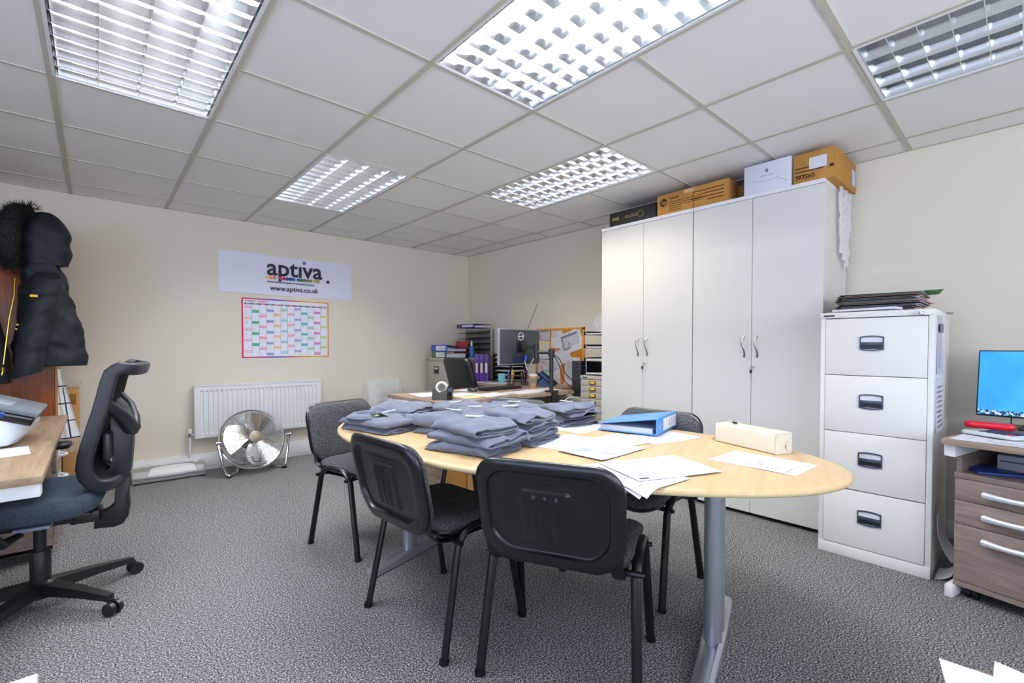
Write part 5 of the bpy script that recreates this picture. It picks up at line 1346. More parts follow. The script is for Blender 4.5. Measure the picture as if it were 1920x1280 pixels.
# ---------------------------------------------------------------- folded grey garments on the table
ZT = 0.71
KS = 1.025
def TP(x, y, z=0.0): return (x * KS, y * KS, ZT + z)
def garment(label, loc, rz, W, D, th, seed, tagged=True, layers=2, tag_at=(0.02, 0.05), tag_rot=20, group='folded grey garments', droop=0.0, base_h=None, tilt=(0, 0)):
    """folded garment: W along local y, D along local x; soft slab of folded plies with rounded fold edges.
    The fold is on the −x side, the cut ends are on the +x side where the inner ply shows."""
    t = thing('folded_garment', label, 'clothing', loc, rz, group)
    h = th; ft = 0.0062; rl = h / 2 - ft / 2; r2 = h * 0.24
    cl = []                                   # centre line of the folded cloth in the x-z section
    n1 = 12
    for k in range(n1): cl.append((D / 2 * 0.97 - (D * 0.985 - h / 2) * k / n1, ft / 2))
    for k in range(9):
        a = R_(270 - 180 * k / 8); cl.append((-D / 2 + h / 2 + rl * math.cos(a), h / 2 + rl * math.sin(a)))
    x0, x1 = -D / 2 + h / 2, D / 2 - r2
    for k in range(1, 15): cl.append((x0 + (x1 - x0) * k / 15, h - ft / 2))
    for k in range(8):
        a = R_(90 - 180 * k / 7); cl.append((x1 + r2 * math.cos(a), h - ft / 2 - r2 + r2 * math.sin(a)))
    zi = h - ft / 2 - 2 * r2
    for k in range(1, 9): cl.append((x1 - (x1 - x0 - 0.02) * k / 8, zi - 0.004 * math.sin(PI * k / 8)))
    outl, inl = [], []
    for i, (x, z) in enumerate(cl):
        p, q = cl[max(0, i - 1)], cl[min(len(cl) - 1, i + 1)]
        d = Vector((q[0] - p[0], q[1] - p[1])).normalized()
        hf = ft / 2 * (0.6 if i in (0, len(cl) - 1) else 1)
        outl.append((x - d.y * -hf, z + d.x * -hf)); inl.append((x + d.y * -hf, z - d.x * -hf))
    sec = outl + inl[::-1]
    sk = 0.10 * nz(seed, 2.0, 1.0)
    def warp(x, y, z):
        f = min(1.0, max(0.0, z / h)); ee = min(1.0, abs(2 * y / W))
        wr = 0.013 * nz(x * 7 + seed, y * 7, 3.0) + 0.007 * nz(x * 16, y * 12 + seed, 6.0) + 0.010 * max(0, math.sin((x * 1.6 + y * 2.6) * 13 + seed * 2)) ** 5 + 0.006 * max(0, math.sin((x * 2.8 - y * 1.2) * 15 + seed)) ** 6 + 0.004 * max(0, math.sin((x * 3.4 + y * 0.7) * 17 + seed * 3)) ** 8
        zz = z * (1 - 0.22 * ee ** 3) + f * wr
        ef = max(0.0, -x / (D / 2) - 0.3)
        zz -= f * ef * ef * 0.022 + f * max(0.0, ee - 0.6) ** 2 * 0.05
        xx = x * (1 - 0.03 * ee ** 3) + 0.020 * nz(y * 7, seed, 2.0 + f) + sk * y
        yy = y * (1 - 0.025 * f * f) + ee * math.copysign(1, y) * 0.016 * nz(x * 9, seed + f * 1.5, 5.0)
        return Vector((xx, yy, max(0.0006, zz)))
    NR = 26
    rows = []
    for j in range(NR + 1):
        c = -1 + 2 * j / NR
        c = math.copysign(1 - (1 - abs(c)) ** 1.35, c)
        rows.append([warp(x, c * W / 2, z) for x, z in sec])
    b = B(); b.rings(rows); b.build('cloth', 'garment', t, ang=70)
    def topfn(u, v, up):
        return warp((u - 0.5) * D, (v - 0.5) * W, h)
    if tagged:
        cx, cy = tag_at
        r = R_(tag_rot)
        def top_at(x, y): return topfn(0.5 + x / D, 0.5 + y / W, True).z
        q = [(i, j) for i in (-1, 0, 1) for j in (-1, 1)]
        zs = {k: top_at(cx + k * 0.036 * math.cos(r), cy + k * 0.036 * math.sin(r)) for k in (-1, 0, 1)}
        sl = (zs[1] - zs[-1]) / 2; z0 = max(zs[0], (zs[1] + zs[-1]) / 2) + 0.0035
        def tg(u, v):
            a, c = (u - 0.5) * 0.072, (v - 0.5) * 0.026
            return Vector((cx + a * math.cos(r) - c * math.sin(r), cy + a * math.sin(r) + c * math.cos(r), z0 + sl * (u - 0.5) * 2 + 0.002 * (2 * u - 1) ** 2))
        b = B(); b.sheet(6, 3, tg, (0, 0, 0.0006)); b.build('size_sticker', M.setdefault('sticker', mat('sticker', '#f1efe2', 0.5)), t)
    return t
def stack(where, x, y, rz, W, D, heights, seed, tops, jit=0.018, tag_at=(0.02, 0.05), tag_rot=20, **kw):
    z = ZT + 0.0003
    x, y = x * KS, y * KS
    n = len(heights)
    nm = ['lowest', 'second from the bottom', 'third from the bottom', 'fourth from the bottom']
    r = random.Random(seed)
    for k, h in enumerate(heights):
        top = k == n - 1
        pos = 'topmost' if top else nm[k]
        dx, dy = (0, 0) if k == 0 else (r.uniform(-jit, jit), r.uniform(-jit, jit))
        sc_ = (1.05 - 0.03 * k) * r.uniform(0.95, 1.05)
        lb = ('folded blue-grey garment with a white sticker, topmost ' if top else 'folded blue-grey garment, %s ' % pos) + where
        garment(lb, (x + dx, y + dy, z), rz + R_(r.uniform(-8, 8)), W * sc_, D * sc_, h, seed * 3.7 + k * 1.9, tagged=top, tag_at=tag_at, tag_rot=tag_rot, droop=0.004 + 0.006 * (k > 0), **kw)
        z += h * 0.90 + 0.002
stack('of the stack nearest the camera', 1.09, 1.435, R_(10), 0.315, 0.235, [0.040, 0.038, 0.042], 1, 'a', tag_at=(0.02, 0.02), tag_rot=-50)
stack('of the stack right behind the nearest one', 1.345, 1.50, R_(10), 0.335, 0.235, [0.030, 0.032, 0.032, 0.034], 2, 'b', tag_at=(0.0, 0.02), tag_rot=-40)
stack('of the stack beside the polo shirt', 1.235, 1.80, R_(14), 0.25, 0.26, [0.036, 0.050], 3, 'c', tag_at=(0.03, 0.01), tag_rot=-35)
stack('of the stack farthest left at the back', 1.26, 2.33, R_(22), 0.28, 0.25, [0.036, 0.042], 5, 'd', tag_at=(0.06, 0.03), tag_rot=-35)
stack('of the stack amid the other clothing', 1.50, 1.90, R_(17), 0.26, 0.24, [0.040, 0.046], 6, 'e', tag_at=(-0.02, 0.04), tag_rot=-45)
stack('of the stack facing the monitor pole', 1.56, 2.22, R_(17), 0.25, 0.24, [0.034, 0.042], 7, 'f', tag_at=(0.0, 0.03), tag_rot=-40)
stack('of the stack before the grey chair back', 1.765, 1.94, R_(10), 0.30, 0.20, [0.036, 0.044], 8, 'g', tag_at=(0.02, 0.0), tag_rot=-40)
stack('of the rightmost stack, before the drawer cabinets', 1.83, 1.60, R_(-8), 0.225, 0.225, [0.024, 0.026, 0.026, 0.032], 9, 'h', tag_at=(0.02, 0.02), tag_rot=-55, jit=0.018)

# the unfolded-collar polo shirt at the left end
g0 = garment('folded blue-grey garment lying under the polo shirt at the left end', TP(1.04, 2.09, 0.0003), R_(17), 0.335, 0.27, 0.030, 21.0, tagged=False)
t = thing('polo_shirt', 'blue-grey polo shirt with open collar and green neck label, left end of table', 'clothing', TP(1.03, 2.085, 0.0345), R_(15))
b = B()
def body(u, v):
    a, c = 2 * u - 1, 2 * v - 1
    x = a * 0.135 * (1 + 0.05 * nz(c * 2, 3.0)); y = c * 0.17 * (1 + 0.05 * nz(a * 2, 7.0))
    e = max(abs(a), abs(c)); lip = math.sqrt(max(0, 1 - max(0, (e - 0.85) / 0.15) ** 2.2))
    z = 0.012 + 0.016 * lip + 0.006 * nz(x * 14, y * 14, 4.0) + 0.004 * max(0, math.sin(x * 40 + y * 18)) ** 3 - 0.010 * max(0, e - 0.6)
    d = math.hypot((x + 0.055) / 0.05, (y - 0.055) / 0.055)
    if d < 1: z -= 0.012 * (1 - d * d)
    return Vector((x, y, z))
nx = ny = 30
V = [[b.bm.verts.new(body(i / nx, j / ny)) for j in range(ny + 1)] for i in range(nx + 1)]
for i in range(nx):
    for j in range(ny): b.bm.faces.new((V[i][j], V[i + 1][j], V[i + 1][j + 1], V[i][j + 1]))
lowr = []
rim = [V[i][0] for i in range(nx + 1)] + [V[nx][j] for j in range(1, ny + 1)] + [V[i][ny] for i in range(nx - 1, -1, -1)] + [V[0][j] for j in range(ny - 1, 0, -1)]
lo = [b.bm.verts.new((p.co.x * 0.97, p.co.y * 0.97, 0.0)) for p in rim]
for k in range(len(rim)): b.bm.faces.new((rim[k], lo[k], lo[(k + 1) % len(rim)], rim[(k + 1) % len(rim)]))
b.bm.faces.new(lo)
b.build('body', 'garment', t, ang=80)
b = B()
cpts = [(-0.055 + 0.05 * math.cos(a), 0.055 + 0.058 * math.sin(a)) for a in [R_(-60 + 300 * k / 30) for k in range(31)]]
secs = []
for k, (x, y) in enumerate(cpts):
    d = Vector((x + 0.055, y - 0.055, 0)).normalized(); base = Vector((x, y, body(min(0.99, max(0.01, 0.5 + x / 0.27)), min(0.99, max(0.01, 0.5 + y / 0.34))).z))
    w = 0.040 + 0.016 * abs(k / 15 - 1) ** 2
    secs.append([base + d * -0.004 + Vector((0, 0, 0.002)), base + d * -0.002 + Vector((0, 0, 0.020)), base + d * 0.008 + Vector((0, 0, 0.024)), base + d * w + Vector((0, 0, 0.006)), base + d * w + Vector((0, 0, 0.003)), base + d * 0.008 + Vector((0, 0, 0.019))])
b.rings(secs); b.build('collar', 'garment', t, ang=70)
b = B(); b.box(-0.072, -0.032, 0.040, 0.078, 0.0, 0.0012, mi=0, X=Matrix.Translation((0.02, -0.055, 0.047)) @ Matrix.Rotation(R_(-12), 4, 'Y')); nl = b.build('neck_label', 'ink_dark', t)
b = B(); b.box(-0.068, -0.054, 0.044, 0.062, 0.0011, 0.0022, mi=0, X=Matrix.Translation((0.02, -0.055, 0.047)) @ Matrix.Rotation(R_(-12), 4, 'Y')); b.build('label_print', M.setdefault('lime', mat('lime', '#8fd02a', 0.6)), nl)
# sleeve with an open dark cuff towards the camera
secs = []
for k in range(11):
    s = k / 10; c = Vector((0.055 + 0.10 * s, -0.09 - 0.055 * s, 0.020 - 0.004 * s)); d = Vector((0.88, -0.48, 0))
    side = Vector((0.48, 0.88, 0))
    secs.append([c + side * (0.055 + 0.01 * s) * math.cos(a) + Vector((0, 0, 1)) * (0.019 * math.sin(a) + 0.004 * nz(a, s * 4, 2.0)) for a in [2 * PI * q / 24 for q in range(24)]])
last = secs[-1]; c = sum(last, Vector()) / 24
secs.append([c + (p - c) * 0.93 for p in last]); secs.append([c + (p - c) * 0.88 + Vector((-0.05, 0.027, 0)) for p in last])
b = B(); b.rings(secs); b.build('sleeve', 'garment', t, ang=70)
b = B(); b.box(0.0, 0.07, -0.010, 0.010, 0, 0.001, X=Matrix.Translation((0.045, 0.06, 0.036)) @ Matrix.Rotation(R_(-30), 4, 'Z') @ Matrix.Rotation(R_(-8), 4, 'Y')); b.build('size_sticker', 'sticker', t)

# ---------------------------------------------------------------- papers, file and parcel on the table
G_ = None
sheet_of('white sheet sticking out from under the right side of the blue lever arch file', TP(1.845, 1.075, 0), R_(-14), 0.297, 0.21, 11, lines=10)
sheet_of('white sheet left of the blue file, near the rightmost clothing stack', TP(1.76, 1.455, 0), R_(3), 0.28, 0.19, 12, lines=4)
sheet_of('white printed sheet beside the stack behind the nearest clothing stack', TP(1.455, 1.255, 0), R_(14), 0.297, 0.21, 13, lines=9)
sheet_of('white sheet half hidden below the blue file and the greyish sheet', TP(1.60, 1.15, 0.002), R_(-8), 0.297, 0.21, 14, lines=8)
sheet_of('greyish printed sheet in the middle of the loose papers', TP(1.435, 1.085, 0.0035), R_(1), 0.29, 0.215, 15, 'paper_grey', 20)
sheet_of('large white printed sheet with a dark logo block, nearest papers', TP(1.36, 0.80, 0.0055), R_(-22), 0.32, 0.235, 16, lines=16, block=[(0.05, 0.16, 0.05, 0.10, 2)])
sheet_of('white printed sheet hanging over the near edge of the table', (1.258, 0.843, ZT + 0.003), R_(-5), 0.21, 0.297, 17, lines=22, droop=(-0.927, -0.374, 0.100, 1.0))
sheet_of('white printed sheet just under the overhanging one, slightly askew', (1.262, 0.856, ZT + 0.0008), R_(-9), 0.21, 0.297, 19, lines=22, droop=(-0.90, -0.43, 0.100, 1.0))
sheet_of('white printed sheet alone near the right end of the table', TP(1.70, 0.605, 0), R_(-3), 0.205, 0.285, 18, lines=14)
lever_arch('sky blue lever arch file lying half open on the table by the papers', TP(1.945, 1.255, 0.007), R_(103), 'blue', opened=0.045, fill=0.42)
bpy.data.objects['lever_arch_file.003']['label'] = 'sky blue lever arch file lying half open on the table by the papers'
t = thing('wrapped_parcel', 'long cream paper-wrapped parcel near the right end of the table', 'parcel', TP(1.937, 0.728, 0), R_(71))
b = B(); nn = 20
prof = rrect(0.095, 0.080, 0.009, 4)
secs = []
for i in range(nn + 1):
    x = -0.14 + 0.28 * i / nn
    secs.append([Vector((x, p[0] * (1 + 0.03 * nz(x * 20, p[1] * 30, 1.0)), 0.0405 + p[1] * (1 + (0.05 * nz(x * 18, p[0] * 30, 5.0) if p[1] > 0 else 0)))) for p in prof])
b.rings(secs); b.build('wrapper', M.setdefault('wrap', mat('wrap', '#d9d2bc', 0.65, bump=(30, 0.25))), t, ang=40)
b = B()
b.quad((-0.1412, -0.045, 0.075), (-0.1412, 0.045, 0.075), (-0.1435, 0.012, 0.035), (-0.1435, -0.012, 0.035)); b.quad((-0.1411, -0.046, 0.07), (-0.1445, -0.010, 0.042), (-0.1445, -0.010, 0.02), (-0.1411, -0.046, 0.004)); b.quad((-0.1411, 0.046, 0.07), (-0.1411, 0.046, 0.004), (-0.1445, 0.010, 0.02), (-0.1445, 0.010, 0.042))
b.build('folded_end', 'wrap', t, flat=True)
b = B(); b.sheet(6, 4, lambda u, v: Vector((0.135 + 0.05 * u, -0.045 + 0.07 * v, 0.045 - 0.035 * u + 0.01 * math.sin(v * 5))), (0, 0, 0.001)); b.sheet(6, 3, lambda u, v: Vector((0.09 + 0.045 * u, -0.047 + 0.03 * v, 0.083 + 0.008 * u * v)), (0, 0, 0.001)); b.build('torn_flap', 'wrap', t)
tag(B().box(-0.011, 0.011, -0.006, 0.006, 0, 0.008, 0.003).build('eraser', 'black', None, TP(1.955, 0.80, 0.0835), R_(60)), 'tiny black clip lying on top of the cream parcel', 'clip')
# ---------------------------------------------------------------- boxes on top of the cupboards
ZK = 2.1052
def tc(label, x0, x1, y0, y1, h, m, extra=None, name='storage_box', rz=0):
    return carton(name, label, x0, x1, y0, y1, ZK, ZK + h, m, extra, rz)
WR = (PI / 2, 0, -PI / 2)                   # lettering that faces −x
def exb(t, w, d, h):
    M.setdefault('gold_print', mat('gold_print', '#b09a5c', 0.6))
    text('box_lettering', 'BAR', 0.036, 'gold_print', t, (-w - 0.0004, d - 0.03, h * 0.5), WR, bold=0.001)
    text('box_lettering', 'SOUND', 0.034, 'gold_print', t, (-w - 0.0004, d - 0.15, h * 0.5), WR)
    b = B(); b.tube([Vector((-w - 0.001, d - 0.30 + 0.026 * math.cos(a), h * 0.58 + 0.026 * math.sin(a))) for a in [2 * PI * k / 20 for k in range(20)]], 0.002, 5, loop=True); b.build('ring_print', 'gold_print', t)
tc('flat black box with gold print on top of the left white cupboard', 3.25, 3.55, 1.945, 2.38, 0.135, M.setdefault('box_black', mat('box_black', '#17181a', 0.5)), exb)
def exh(t, w, d, h):
    b = B(); b.lathe([(0, 0), (0.030, 0), (0.030, 0.001), (0, 0.001)], 24, X=Matrix.Translation((-w, d - 0.055, h * 0.62)) @ Matrix.Rotation(-PI / 2, 4, 'Y')); lg = b.build('round_logo', M.setdefault('print_brown', mat('print_brown', '#3a2614', 0.8)), t)
    text('logo_letters', 'hp', 0.046, 'card', lg, (-w - 0.0014, d - 0.037, h * 0.62 - 0.013), WR, bold=0.0008)
    text('box_lettering', 'LaserJet', 0.024, 'print_brown', t, (-w - 0.0004, d - 0.10, h * 0.72), WR, bold=0.0005)
    b = B()
    for k in range(5): b.box(-w - 0.0006, -w, d - 0.10 - (0.26 if k < 3 else 0.10), d - 0.10, h * 0.58 - k * 0.016, h * 0.58 - k * 0.016 + 0.004)
    for k in range(4): b.box(-w - 0.0006, -w, -d + 0.03, -d + 0.03 + (0.22, 0.15, 0.24, 0.12)[k], h * 0.74 - k * 0.024, h * 0.74 - k * 0.024 + 0.006)
    b.box(-w - 0.0008, -w, -d * 0.0 - 0.02, -d * 0.0 - 0.017, 0, h); b.build('print_lines', 'print_brown', t, flat=True)
    b = B(); b.box(-w - 0.0012, -w, -0.03, 0.05, h - 0.03, h - 0.005); b.box(-0.03 - w * 0, 0.05, -0.03, 0.05, h, h + 0.0008); b.build('packing_tape', M.setdefault('tape', mat('tape', '#d2ae7a', 0.25)), t, flat=True)
tc('long brown printer carton with a round dark logo on the white cupboards', 3.22, 3.36, 1.375, 1.915, 0.165, 'card', exh)
tc('small brown box just behind the right end of the long printer carton', 3.40, 3.60, 1.34, 1.60, 0.15, 'card_dark')
def exw(t, w, d, h):
    b = B(); b.box(-w - 0.0007, -w, -0.008, 0.008, h * 0.66, h * 0.78); b.box(-w - 0.0007, -w, -0.04, 0.04, h * 0.55, h * 0.565)
    b.tube([(-w - 0.0005, d * 0.6, h * 0.42), (-w - 0.0005, 0, h * 0.36), (-w - 0.0005, -d * 0.45, h * 0.42), (-w - 0.0005, -d * 0.9, h * 0.2)], 0.0009, 4)
    b.build('box_print', 'ink', t)
tc('white box standing between the brown cartons on the white cupboards', 3.19, 3.40, 0.985, 1.262, 0.188, M.setdefault('box_white', mat('box_white', '#dcdbe6', 0.5)), exw)
def exc(t, w, d, h):
    b = B()
    for k in range(3): b.box(-w - 0.0006, -w, d - 0.05 - (0.06, 0.11, 0.03)[k], d - 0.01, h * 0.5 - k * 0.022, h * 0.5 - k * 0.022 + 0.007)
    b.box(-w - 0.0006, -w, -d + 0.01, -d + 0.03, h * 0.36, h * 0.46); b.build('print_lines', 'print_brown', t, flat=True)
    text('box_code', '3KG60', 0.036, 'print_brown', t, (-w - 0.0005, d - 0.01, h * 0.10 + 0.01), WR, bold=0.001)
    b = B(); b.box(-w - 0.0014, -w, -0.065, 0.025, h * 0.42, h * 0.80, X=None); b.build('address_label', 'paper', t, flat=True)
    b = B(); b.box(w - 0.10, w - 0.02, -d - 0.0012, -d, h * 0.2, h * 0.75); b.build('side_label', 'paper_grey', t, flat=True)
tc('large brown carton with a white label overhanging the right end of the cupboards', 3.20, 3.67, 0.755, 0.975, 0.180, 'card', exc)
t = thing('plastic_film', 'crumpled clear plastic film hanging down the side of the right white cupboard', 'plastic film', (3.55, 0.796, 2.10))
def film(u, v):
    w = 0.16 - 0.06 * v + 0.02 * nz(v * 5, 1.0); z = -0.50 * v * (0.8 + 0.2 * u) 
    return Vector((-0.16 + 0.03 * v + w * u * 1.7 + 0.02 * nz(u * 3, v * 5, 8.0), -0.012 - 0.016 * abs(nz(u * 6, v * 8, 3.0)) - 0.012 * math.sin(u * 9) ** 2, z))
b = B(); b.sheet(30, 40, film, (0, 0.0004, 0)); b.build('film', M.setdefault('film_side', mat('film_side', '#f4f4f6', 0.2, alpha=0.45)), t)
b = B(); b.sheet(16, 6, lambda u, v: Vector((-0.17 + 0.30 * u, -0.012 + 0.055 * v - 0.01 * nz(u * 5, v * 3, 2.0), 0.0075 + 0.006 * abs(nz(u * 7, v * 5, 5.0)))), (0, 0, 0.0004)); b.build('tucked_edge', 'film_side', t)

# ---------------------------------------------------------------- on the filing cabinet
r5 = random.Random(11)
ZF = 1.3005
cols = ['#26302c', '#1d2420', '#2b3330', '#39423a', '#2a2a2c', '#23302a', '#8a8576', '#1c201e', '#303630', '#222826', '#7c6a58', '#262c2a']
nm = ['lowest', 'second', 'third', 'fourth', 'fifth', 'sixth', 'seventh', 'eighth', 'ninth', 'tenth', 'eleventh', 'twelfth']
z = ZF
for k, c in enumerate(cols):
    h = 0.0079
    t = thing('hanging_folder', ('%s dark suspension folder from the bottom of the pile on the filing cabinet' % nm[k]) if c not in ('#8a8576', '#7c6a58') else '%s folder from the bottom of the pile on the filing cabinet, buff coloured' % nm[k], 'folder',
              (3.245 + r5.uniform(-0.02, 0.02), 0.545 + r5.uniform(-0.012, 0.012), z), R_(r5.uniform(-4, 4)), 'folders on the filing cabinet')
    m = M.setdefault('folder' + c, mat('folder_' + c[1:], c, 0.7))
    b = B(); b.box(-0.19, 0.19, -0.172, 0.165, 0, 0.0016, 0.0005); b.build('lower_cover', m, t)
    b = B(); b.sheet(4, 6, lambda u, v: Vector((-0.19 + 0.38 * u, -0.165 + 0.33 * v, h - 0.0002 - 0.002 * (1 - v) + 0.0006 * nz(u * 3, v * 3, k))), (0, 0, 0.0014)); b.build('upper_cover', m, t)
    b = B(); b.box(-0.175, 0.175, -0.178 - r5.random() * 0.02, 0.14, 0.0018, 0.0040); b.build('contents', ['paper', 'paper_cream', 'folder_red_', 'paper_grey'][k % 4] if k % 4 != 2 else M.setdefault('pinkish', mat('pinkish', '#c98a8a', 0.7)), t)
    z += h + 0.0004
t = thing('green_folder', 'bright green folder lying on top of the pile on the filing cabinet', 'folder', (3.25, 0.52, z), R_(9), 'folders on the filing cabinet')
b = B(); b.sheet(8, 10, lambda u, v: Vector((-0.15 + 0.30 * u, -0.22 + 0.36 * v, 0.002 + 0.012 * max(0, 0.3 - v) ** 1.0)), (0, 0, 0.0016)); b.build('cover', M.setdefault('folder_green', mat('folder_green', '#3d9a4e', 0.55)), t)
sheet_of('white paper sheaf lying at the front of the filing cabinet top', (3.03, 0.60, ZF), R_(85), 0.26, 0.13, 41, lines=5, curl=0.004)
t = thing('paper_pad', 'white papers with yellow tabs at the front of the folder pile', 'paper', (3.015, 0.56, ZF + 0.006), R_(78))
b = B(); b.box(-0.13, 0.15, -0.05, 0.045, 0.0, 0.012, 0.001); b.build('sheets', 'paper', t)
b = B(); b.box(-0.05, 0.0, -0.052, -0.0495, 0.001, 0.0125); b.box(-0.05, 0.0, -0.051, -0.02, 0.012, 0.0128); b.build('tab', M.setdefault('amber', mat('amber', '#f2b418', 0.6)), t)
def side_paper(label, x, z, w, h, m='paper', marks=()):
    t = thing('taped_sheet', label, 'paper', (x, 0.293, z))
    mats = [m] + [q[4] for q in marks]
    b = B(); b.sheet(5, 8, lambda u, v: Vector(((u - 0.5) * w, -0.0007 - 0.006 * (1 - v) ** 2 * (0.5 + u), (v - 0.5) * h)), (0, -0.0005, 0))
    for i, (x0, x1, z0, z1, mm) in enumerate(marks): b.box((x0 - 0.5) * w, (x1 - 0.5) * w, -0.0105, -0.0098, (z0 - 0.5) * h, (z1 - 0.5) * h, mi=i + 1)
    return b.build('sheet', mats, t)
side_paper('white sheet with a photo strip taped high on the side of the cream filing cabinet', 3.13, 1.13, 0.20, 0.29, 'paper_grey', [(0.2, 0.8, 0.70, 0.85, 'ink'), (0.1, 0.14, 0.1, 0.6, 'ink')])
side_paper('tall typed list taped on the side of the cream filing cabinet, lower sheet', 3.12, 0.83, 0.21, 0.27, 'paper', [(0.15, 0.85, 0.1 + 0.09 * k, 0.12 + 0.09 * k, 'ink') for k in range(9)])
tag(B().sheet(5, 5, lambda u, v: Vector(((u - 0.5) * 0.2, (v - 0.5) * 0.16 - 0.02, 0.0008 + 0.001 * math.sin(u * 4))), (0, 0, 0.0006)).build('paper_sheet', 'paper', None, (3.46, 0.37, ZF), R_(5)), 'white sheet sticking out at the rear right of the filing cabinet top', 'paper')

# ---------------------------------------------------------------- right desk
RA = R_(-13)
t = thing('desk', 'grey oak desk cut by the right edge of the view, with a blue-screened monitor', 'desk', (2.735, 0.245, 0), RA)
b = B(); b.box(0, 0.80, -1.4, 0, 0.695, 0.72, 0.0015); b.build('desktop', 'oak_grey', t)
b = B(); b.box(0.03, 0.75, -0.040, -0.001, 0.640, 0.693, 0.004); b.build('top_beam', 'white_paint', t)
b = B(); b.box(0.40, 0.48, -0.022, 0.006, 0.04, 0.645, 0.003); b.build('leg', 'white_paint', t)
b = B(); b.box(0.085, 0.76, -0.022, 0.008, 0.0, 0.055, 0.005); b.build('foot', 'white_paint', t)
b = B(); b.box(0.40, 0.48, -1.36, -1.32, 0.0, 0.693, 0.003); b.build('leg', 'white_paint', t)
make_pedestal('grey wooden three-drawer pedestal with curved pale handles under the right desk', (2.842, 0.207, 0), RA, 0.43, 0.56, 0.64, [(0.440, 0.535), (0.335, 0.437), (0.080, 0.332)], 'oak_grey_x', 'bow', 0.050, open_top=True)
tag(B().box(-0.10, 0.10, -0.075, 0.075, 0, 0.012, 0.004).build('blue_wallet', M.setdefault('wallet', mat('wallet', '#1d3a86', 0.4)), None, (2.97, 0.10, 0.562), R_(20)), 'blue wallet lying on the open shelf of the right pedestal', 'wallet')
t = thing('device', 'grey box-shaped device on the open shelf of the right pedestal', 'device', (3.06, -0.02, 0.562), R_(-10))
b = B(); b.box(-0.08, 0.08, -0.09, 0.09, 0.006, 0.075, 0.006); b.build('case', M.setdefault('dev_grey', mat('dev_grey', '#9a9da2', 0.4)), t)
b = B(); b.box(-0.082, -0.079, -0.08, 0.08, 0.045, 0.05); b.build('seam', 'dark_grey', t)
def on_desk(dx, dy): return (2.735 + dx * math.cos(RA) - dy * math.sin(RA), 0.245 + dx * math.sin(RA) + dy * math.cos(RA))
for k, (lb, dx, dy, rz) in enumerate((('white sheet at the left front corner of the right desk', 0.16, -0.125, 4), ('white sheet under the calculator on the right desk', 0.20, -0.27, -8), ('white sheet at the right edge of the view on the right desk', 0.25, -0.50, 5))):
    x, y = on_desk(dx, dy); sheet_of(lb, (x, y, 0.72 + 0.002 * k), RA + R_(rz), 0.297, 0.22, 50 + k, lines=6)
t = thing('monitor', 'monitor with a bright blue underwater screen on the right desk', 'monitor', (3.30, 0.17, 0.72), R_(-6))
# pivot at its left edge on the screen plane; the screen leans back
X = Matrix.Translation((0.0, 0, 0.0)) @ Matrix.Rotation(R_(9), 4, 'Y')
b = B(); b.box(0.002, 0.03, -0.545, 0.0, 0.055, 0.385, 0.005, X=X); b.build('casing', 'black', t)
M['screen'], nt, bs = new_mat('blue_screen')
tcn = nt.nodes.new('ShaderNodeTexCoord'); s1 = nt.nodes.new('ShaderNodeTexNoise'); s1.inputs['Scale'].default_value = 9; s1.inputs['Detail'].default_value = 6
nt.links.new(tcn.outputs['Object'], s1.inputs['Vector'])
colr = ramp(nt, s1.outputs['Fac'], [(0.3, '#1b7fcb'), (0.55, '#2890da'), (0.75, '#3a9ce0')])
nt.links.new(colr, bs.inputs['Base Color']); nt.links.new(colr, bs.inputs['Emission Color']); bs.inputs['Emission Strength'].default_value = 0.55; bs.inputs['Roughness'].default_value = 0.3
b = B(); b.box(-0.001, 0.003, -0.539, -0.006, 0.062, 0.379, X=X); sc_ = b.build('screen', 'screen', t, flat=True)
M['surf'] = speckle('surf_image', [(0.42, '#0c3f66'), (0.5, '#3aa0d0'), (0.56, '#eef4f8')], 60, rough=0.3, bump=0.0)
b = B(); b.box(-0.0018, 0.0, -0.539, -0.006, 0.062, 0.085, X=X); b.build('surf_band', 'surf', sc_)
b = B(); b.box(0.03, 0.055, -0.30, -0.25, 0.012, 0.22, 0.004, X=X); b.build('stand_post', 'black', t)
b = B(); b.box(-0.04, 0.14, -0.40, -0.15, 0.0005, 0.012, 0.005); b.build('stand_foot', 'black', t)
cable('dark cable hanging below the blue-screened monitor to the desk', [(3.345, 0.045, 0.785), (3.335, 0.046, 0.75), (3.337, 0.045, 0.726)], 'dark_grey', 0.003)
t = thing('hole_punch', 'long red rounded hole punch lying on papers on the right desk', 'hole punch', (3.165, 0.115, 0.7245), R_(86))
secs = []
for i in range(17):
    x = -0.085 + 0.17 * i / 16; e = math.sqrt(max(0.0, 1 - abs(2 * i / 16 - 1) ** 14)); e = max(e, 0.55)
    secs.append([(x, 0.023 * e * math.copysign(abs(math.cos(a)) ** 0.7, math.cos(a)), 0.017 + 0.017 * e * math.copysign(abs(math.sin(a)) ** 0.7, math.sin(a))) for a in [2 * PI * k / 24 for k in range(24)]])
b = B(); b.rings(secs); b.build('body', 'red', t)
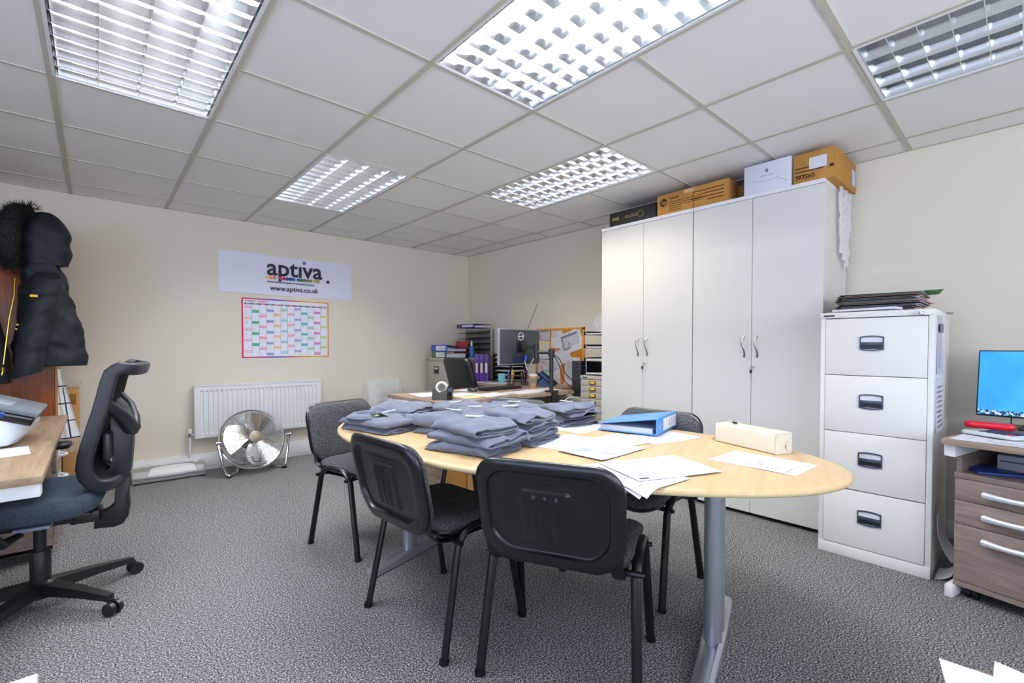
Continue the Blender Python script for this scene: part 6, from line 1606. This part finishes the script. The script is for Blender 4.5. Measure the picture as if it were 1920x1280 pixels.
b = B(); b.box(-0.07, 0.07, -0.0245, -0.022, 0.014, 0.018); b.build('seam', M.setdefault('dark_red', mat('dark_red', '#a80a20', 0.4)), t)
t = thing('calculator', 'pale grey calculator with dark keys lying on papers on the right desk', 'calculator', (2.93, 0.085, 0.7265), R_(60))
b = B(); pad(b, rrect(0.20, 0.115, 0.02, 5), [(0.003, 0.0), (0, 0.004), (0.001, 0.012), (0.006, 0.016), (0.03, 0.017)]); b.build('case', M.setdefault('calc_grey', mat('calc_grey', '#c9d0d0', 0.35)), t)
for i in range(5):
    for j in range(4):
        b = B(); b.box(-0.085 + i * 0.026, -0.085 + i * 0.026 + 0.019, -0.045 + j * 0.024, -0.045 + j * 0.024 + 0.017, 0.0165, 0.020, 0.0015, seg=1); b.build('key', 'dark_grey' if (i, j) != (0, 3) else 'red', t)
b = B(); b.box(0.055, 0.085, -0.045, 0.045, 0.0165, 0.019, 0.001); b.build('display', M.setdefault('lcd', mat('lcd', '#8f9a8c', 0.2)), t)

# fallen sheets between the filing cabinet and the pedestal
t = tag(B().sheet(12, 8, lambda u, v: Vector((0.02 + 0.20 * v, -0.012 - 0.055 * u ** 2.2, 0.30 - 0.28 * u * (1 - 0.25 * u) + 0.0)), (0, 0.0005, 0.0003)).build('paper_sheet', 'paper', None, (2.93, 0.285, 0.02)), 'white sheet slipped down and bent beside the cream filing cabinet', 'paper')
t = tag(B().sheet(10, 6, lambda u, v: Vector((0.16 * v, -0.06 * u, 0.002 + 0.035 * u ** 2)), (0, 0, 0.0006)).build('paper_sheet', 'paper', None, (2.99, 0.280, 0.0)), 'white sheet lying on the carpet between filing cabinet and pedestal', 'paper')
scene.view_settings.view_transform = 'Standard'
scene.view_settings.look = 'None'
scene.view_settings.gamma = 1.0
scene.view_settings.use_curve_mapping = False
scene.view_settings.exposure = EXPO
scene.cycles.use_denoising = True
scene.cycles.max_bounces = 10
scene.cycles.diffuse_bounces = 5
scene.cycles.glossy_bounces = 5
scene.cycles.sample_clamp_indirect = 6.0
bpy.context.view_layer.update()
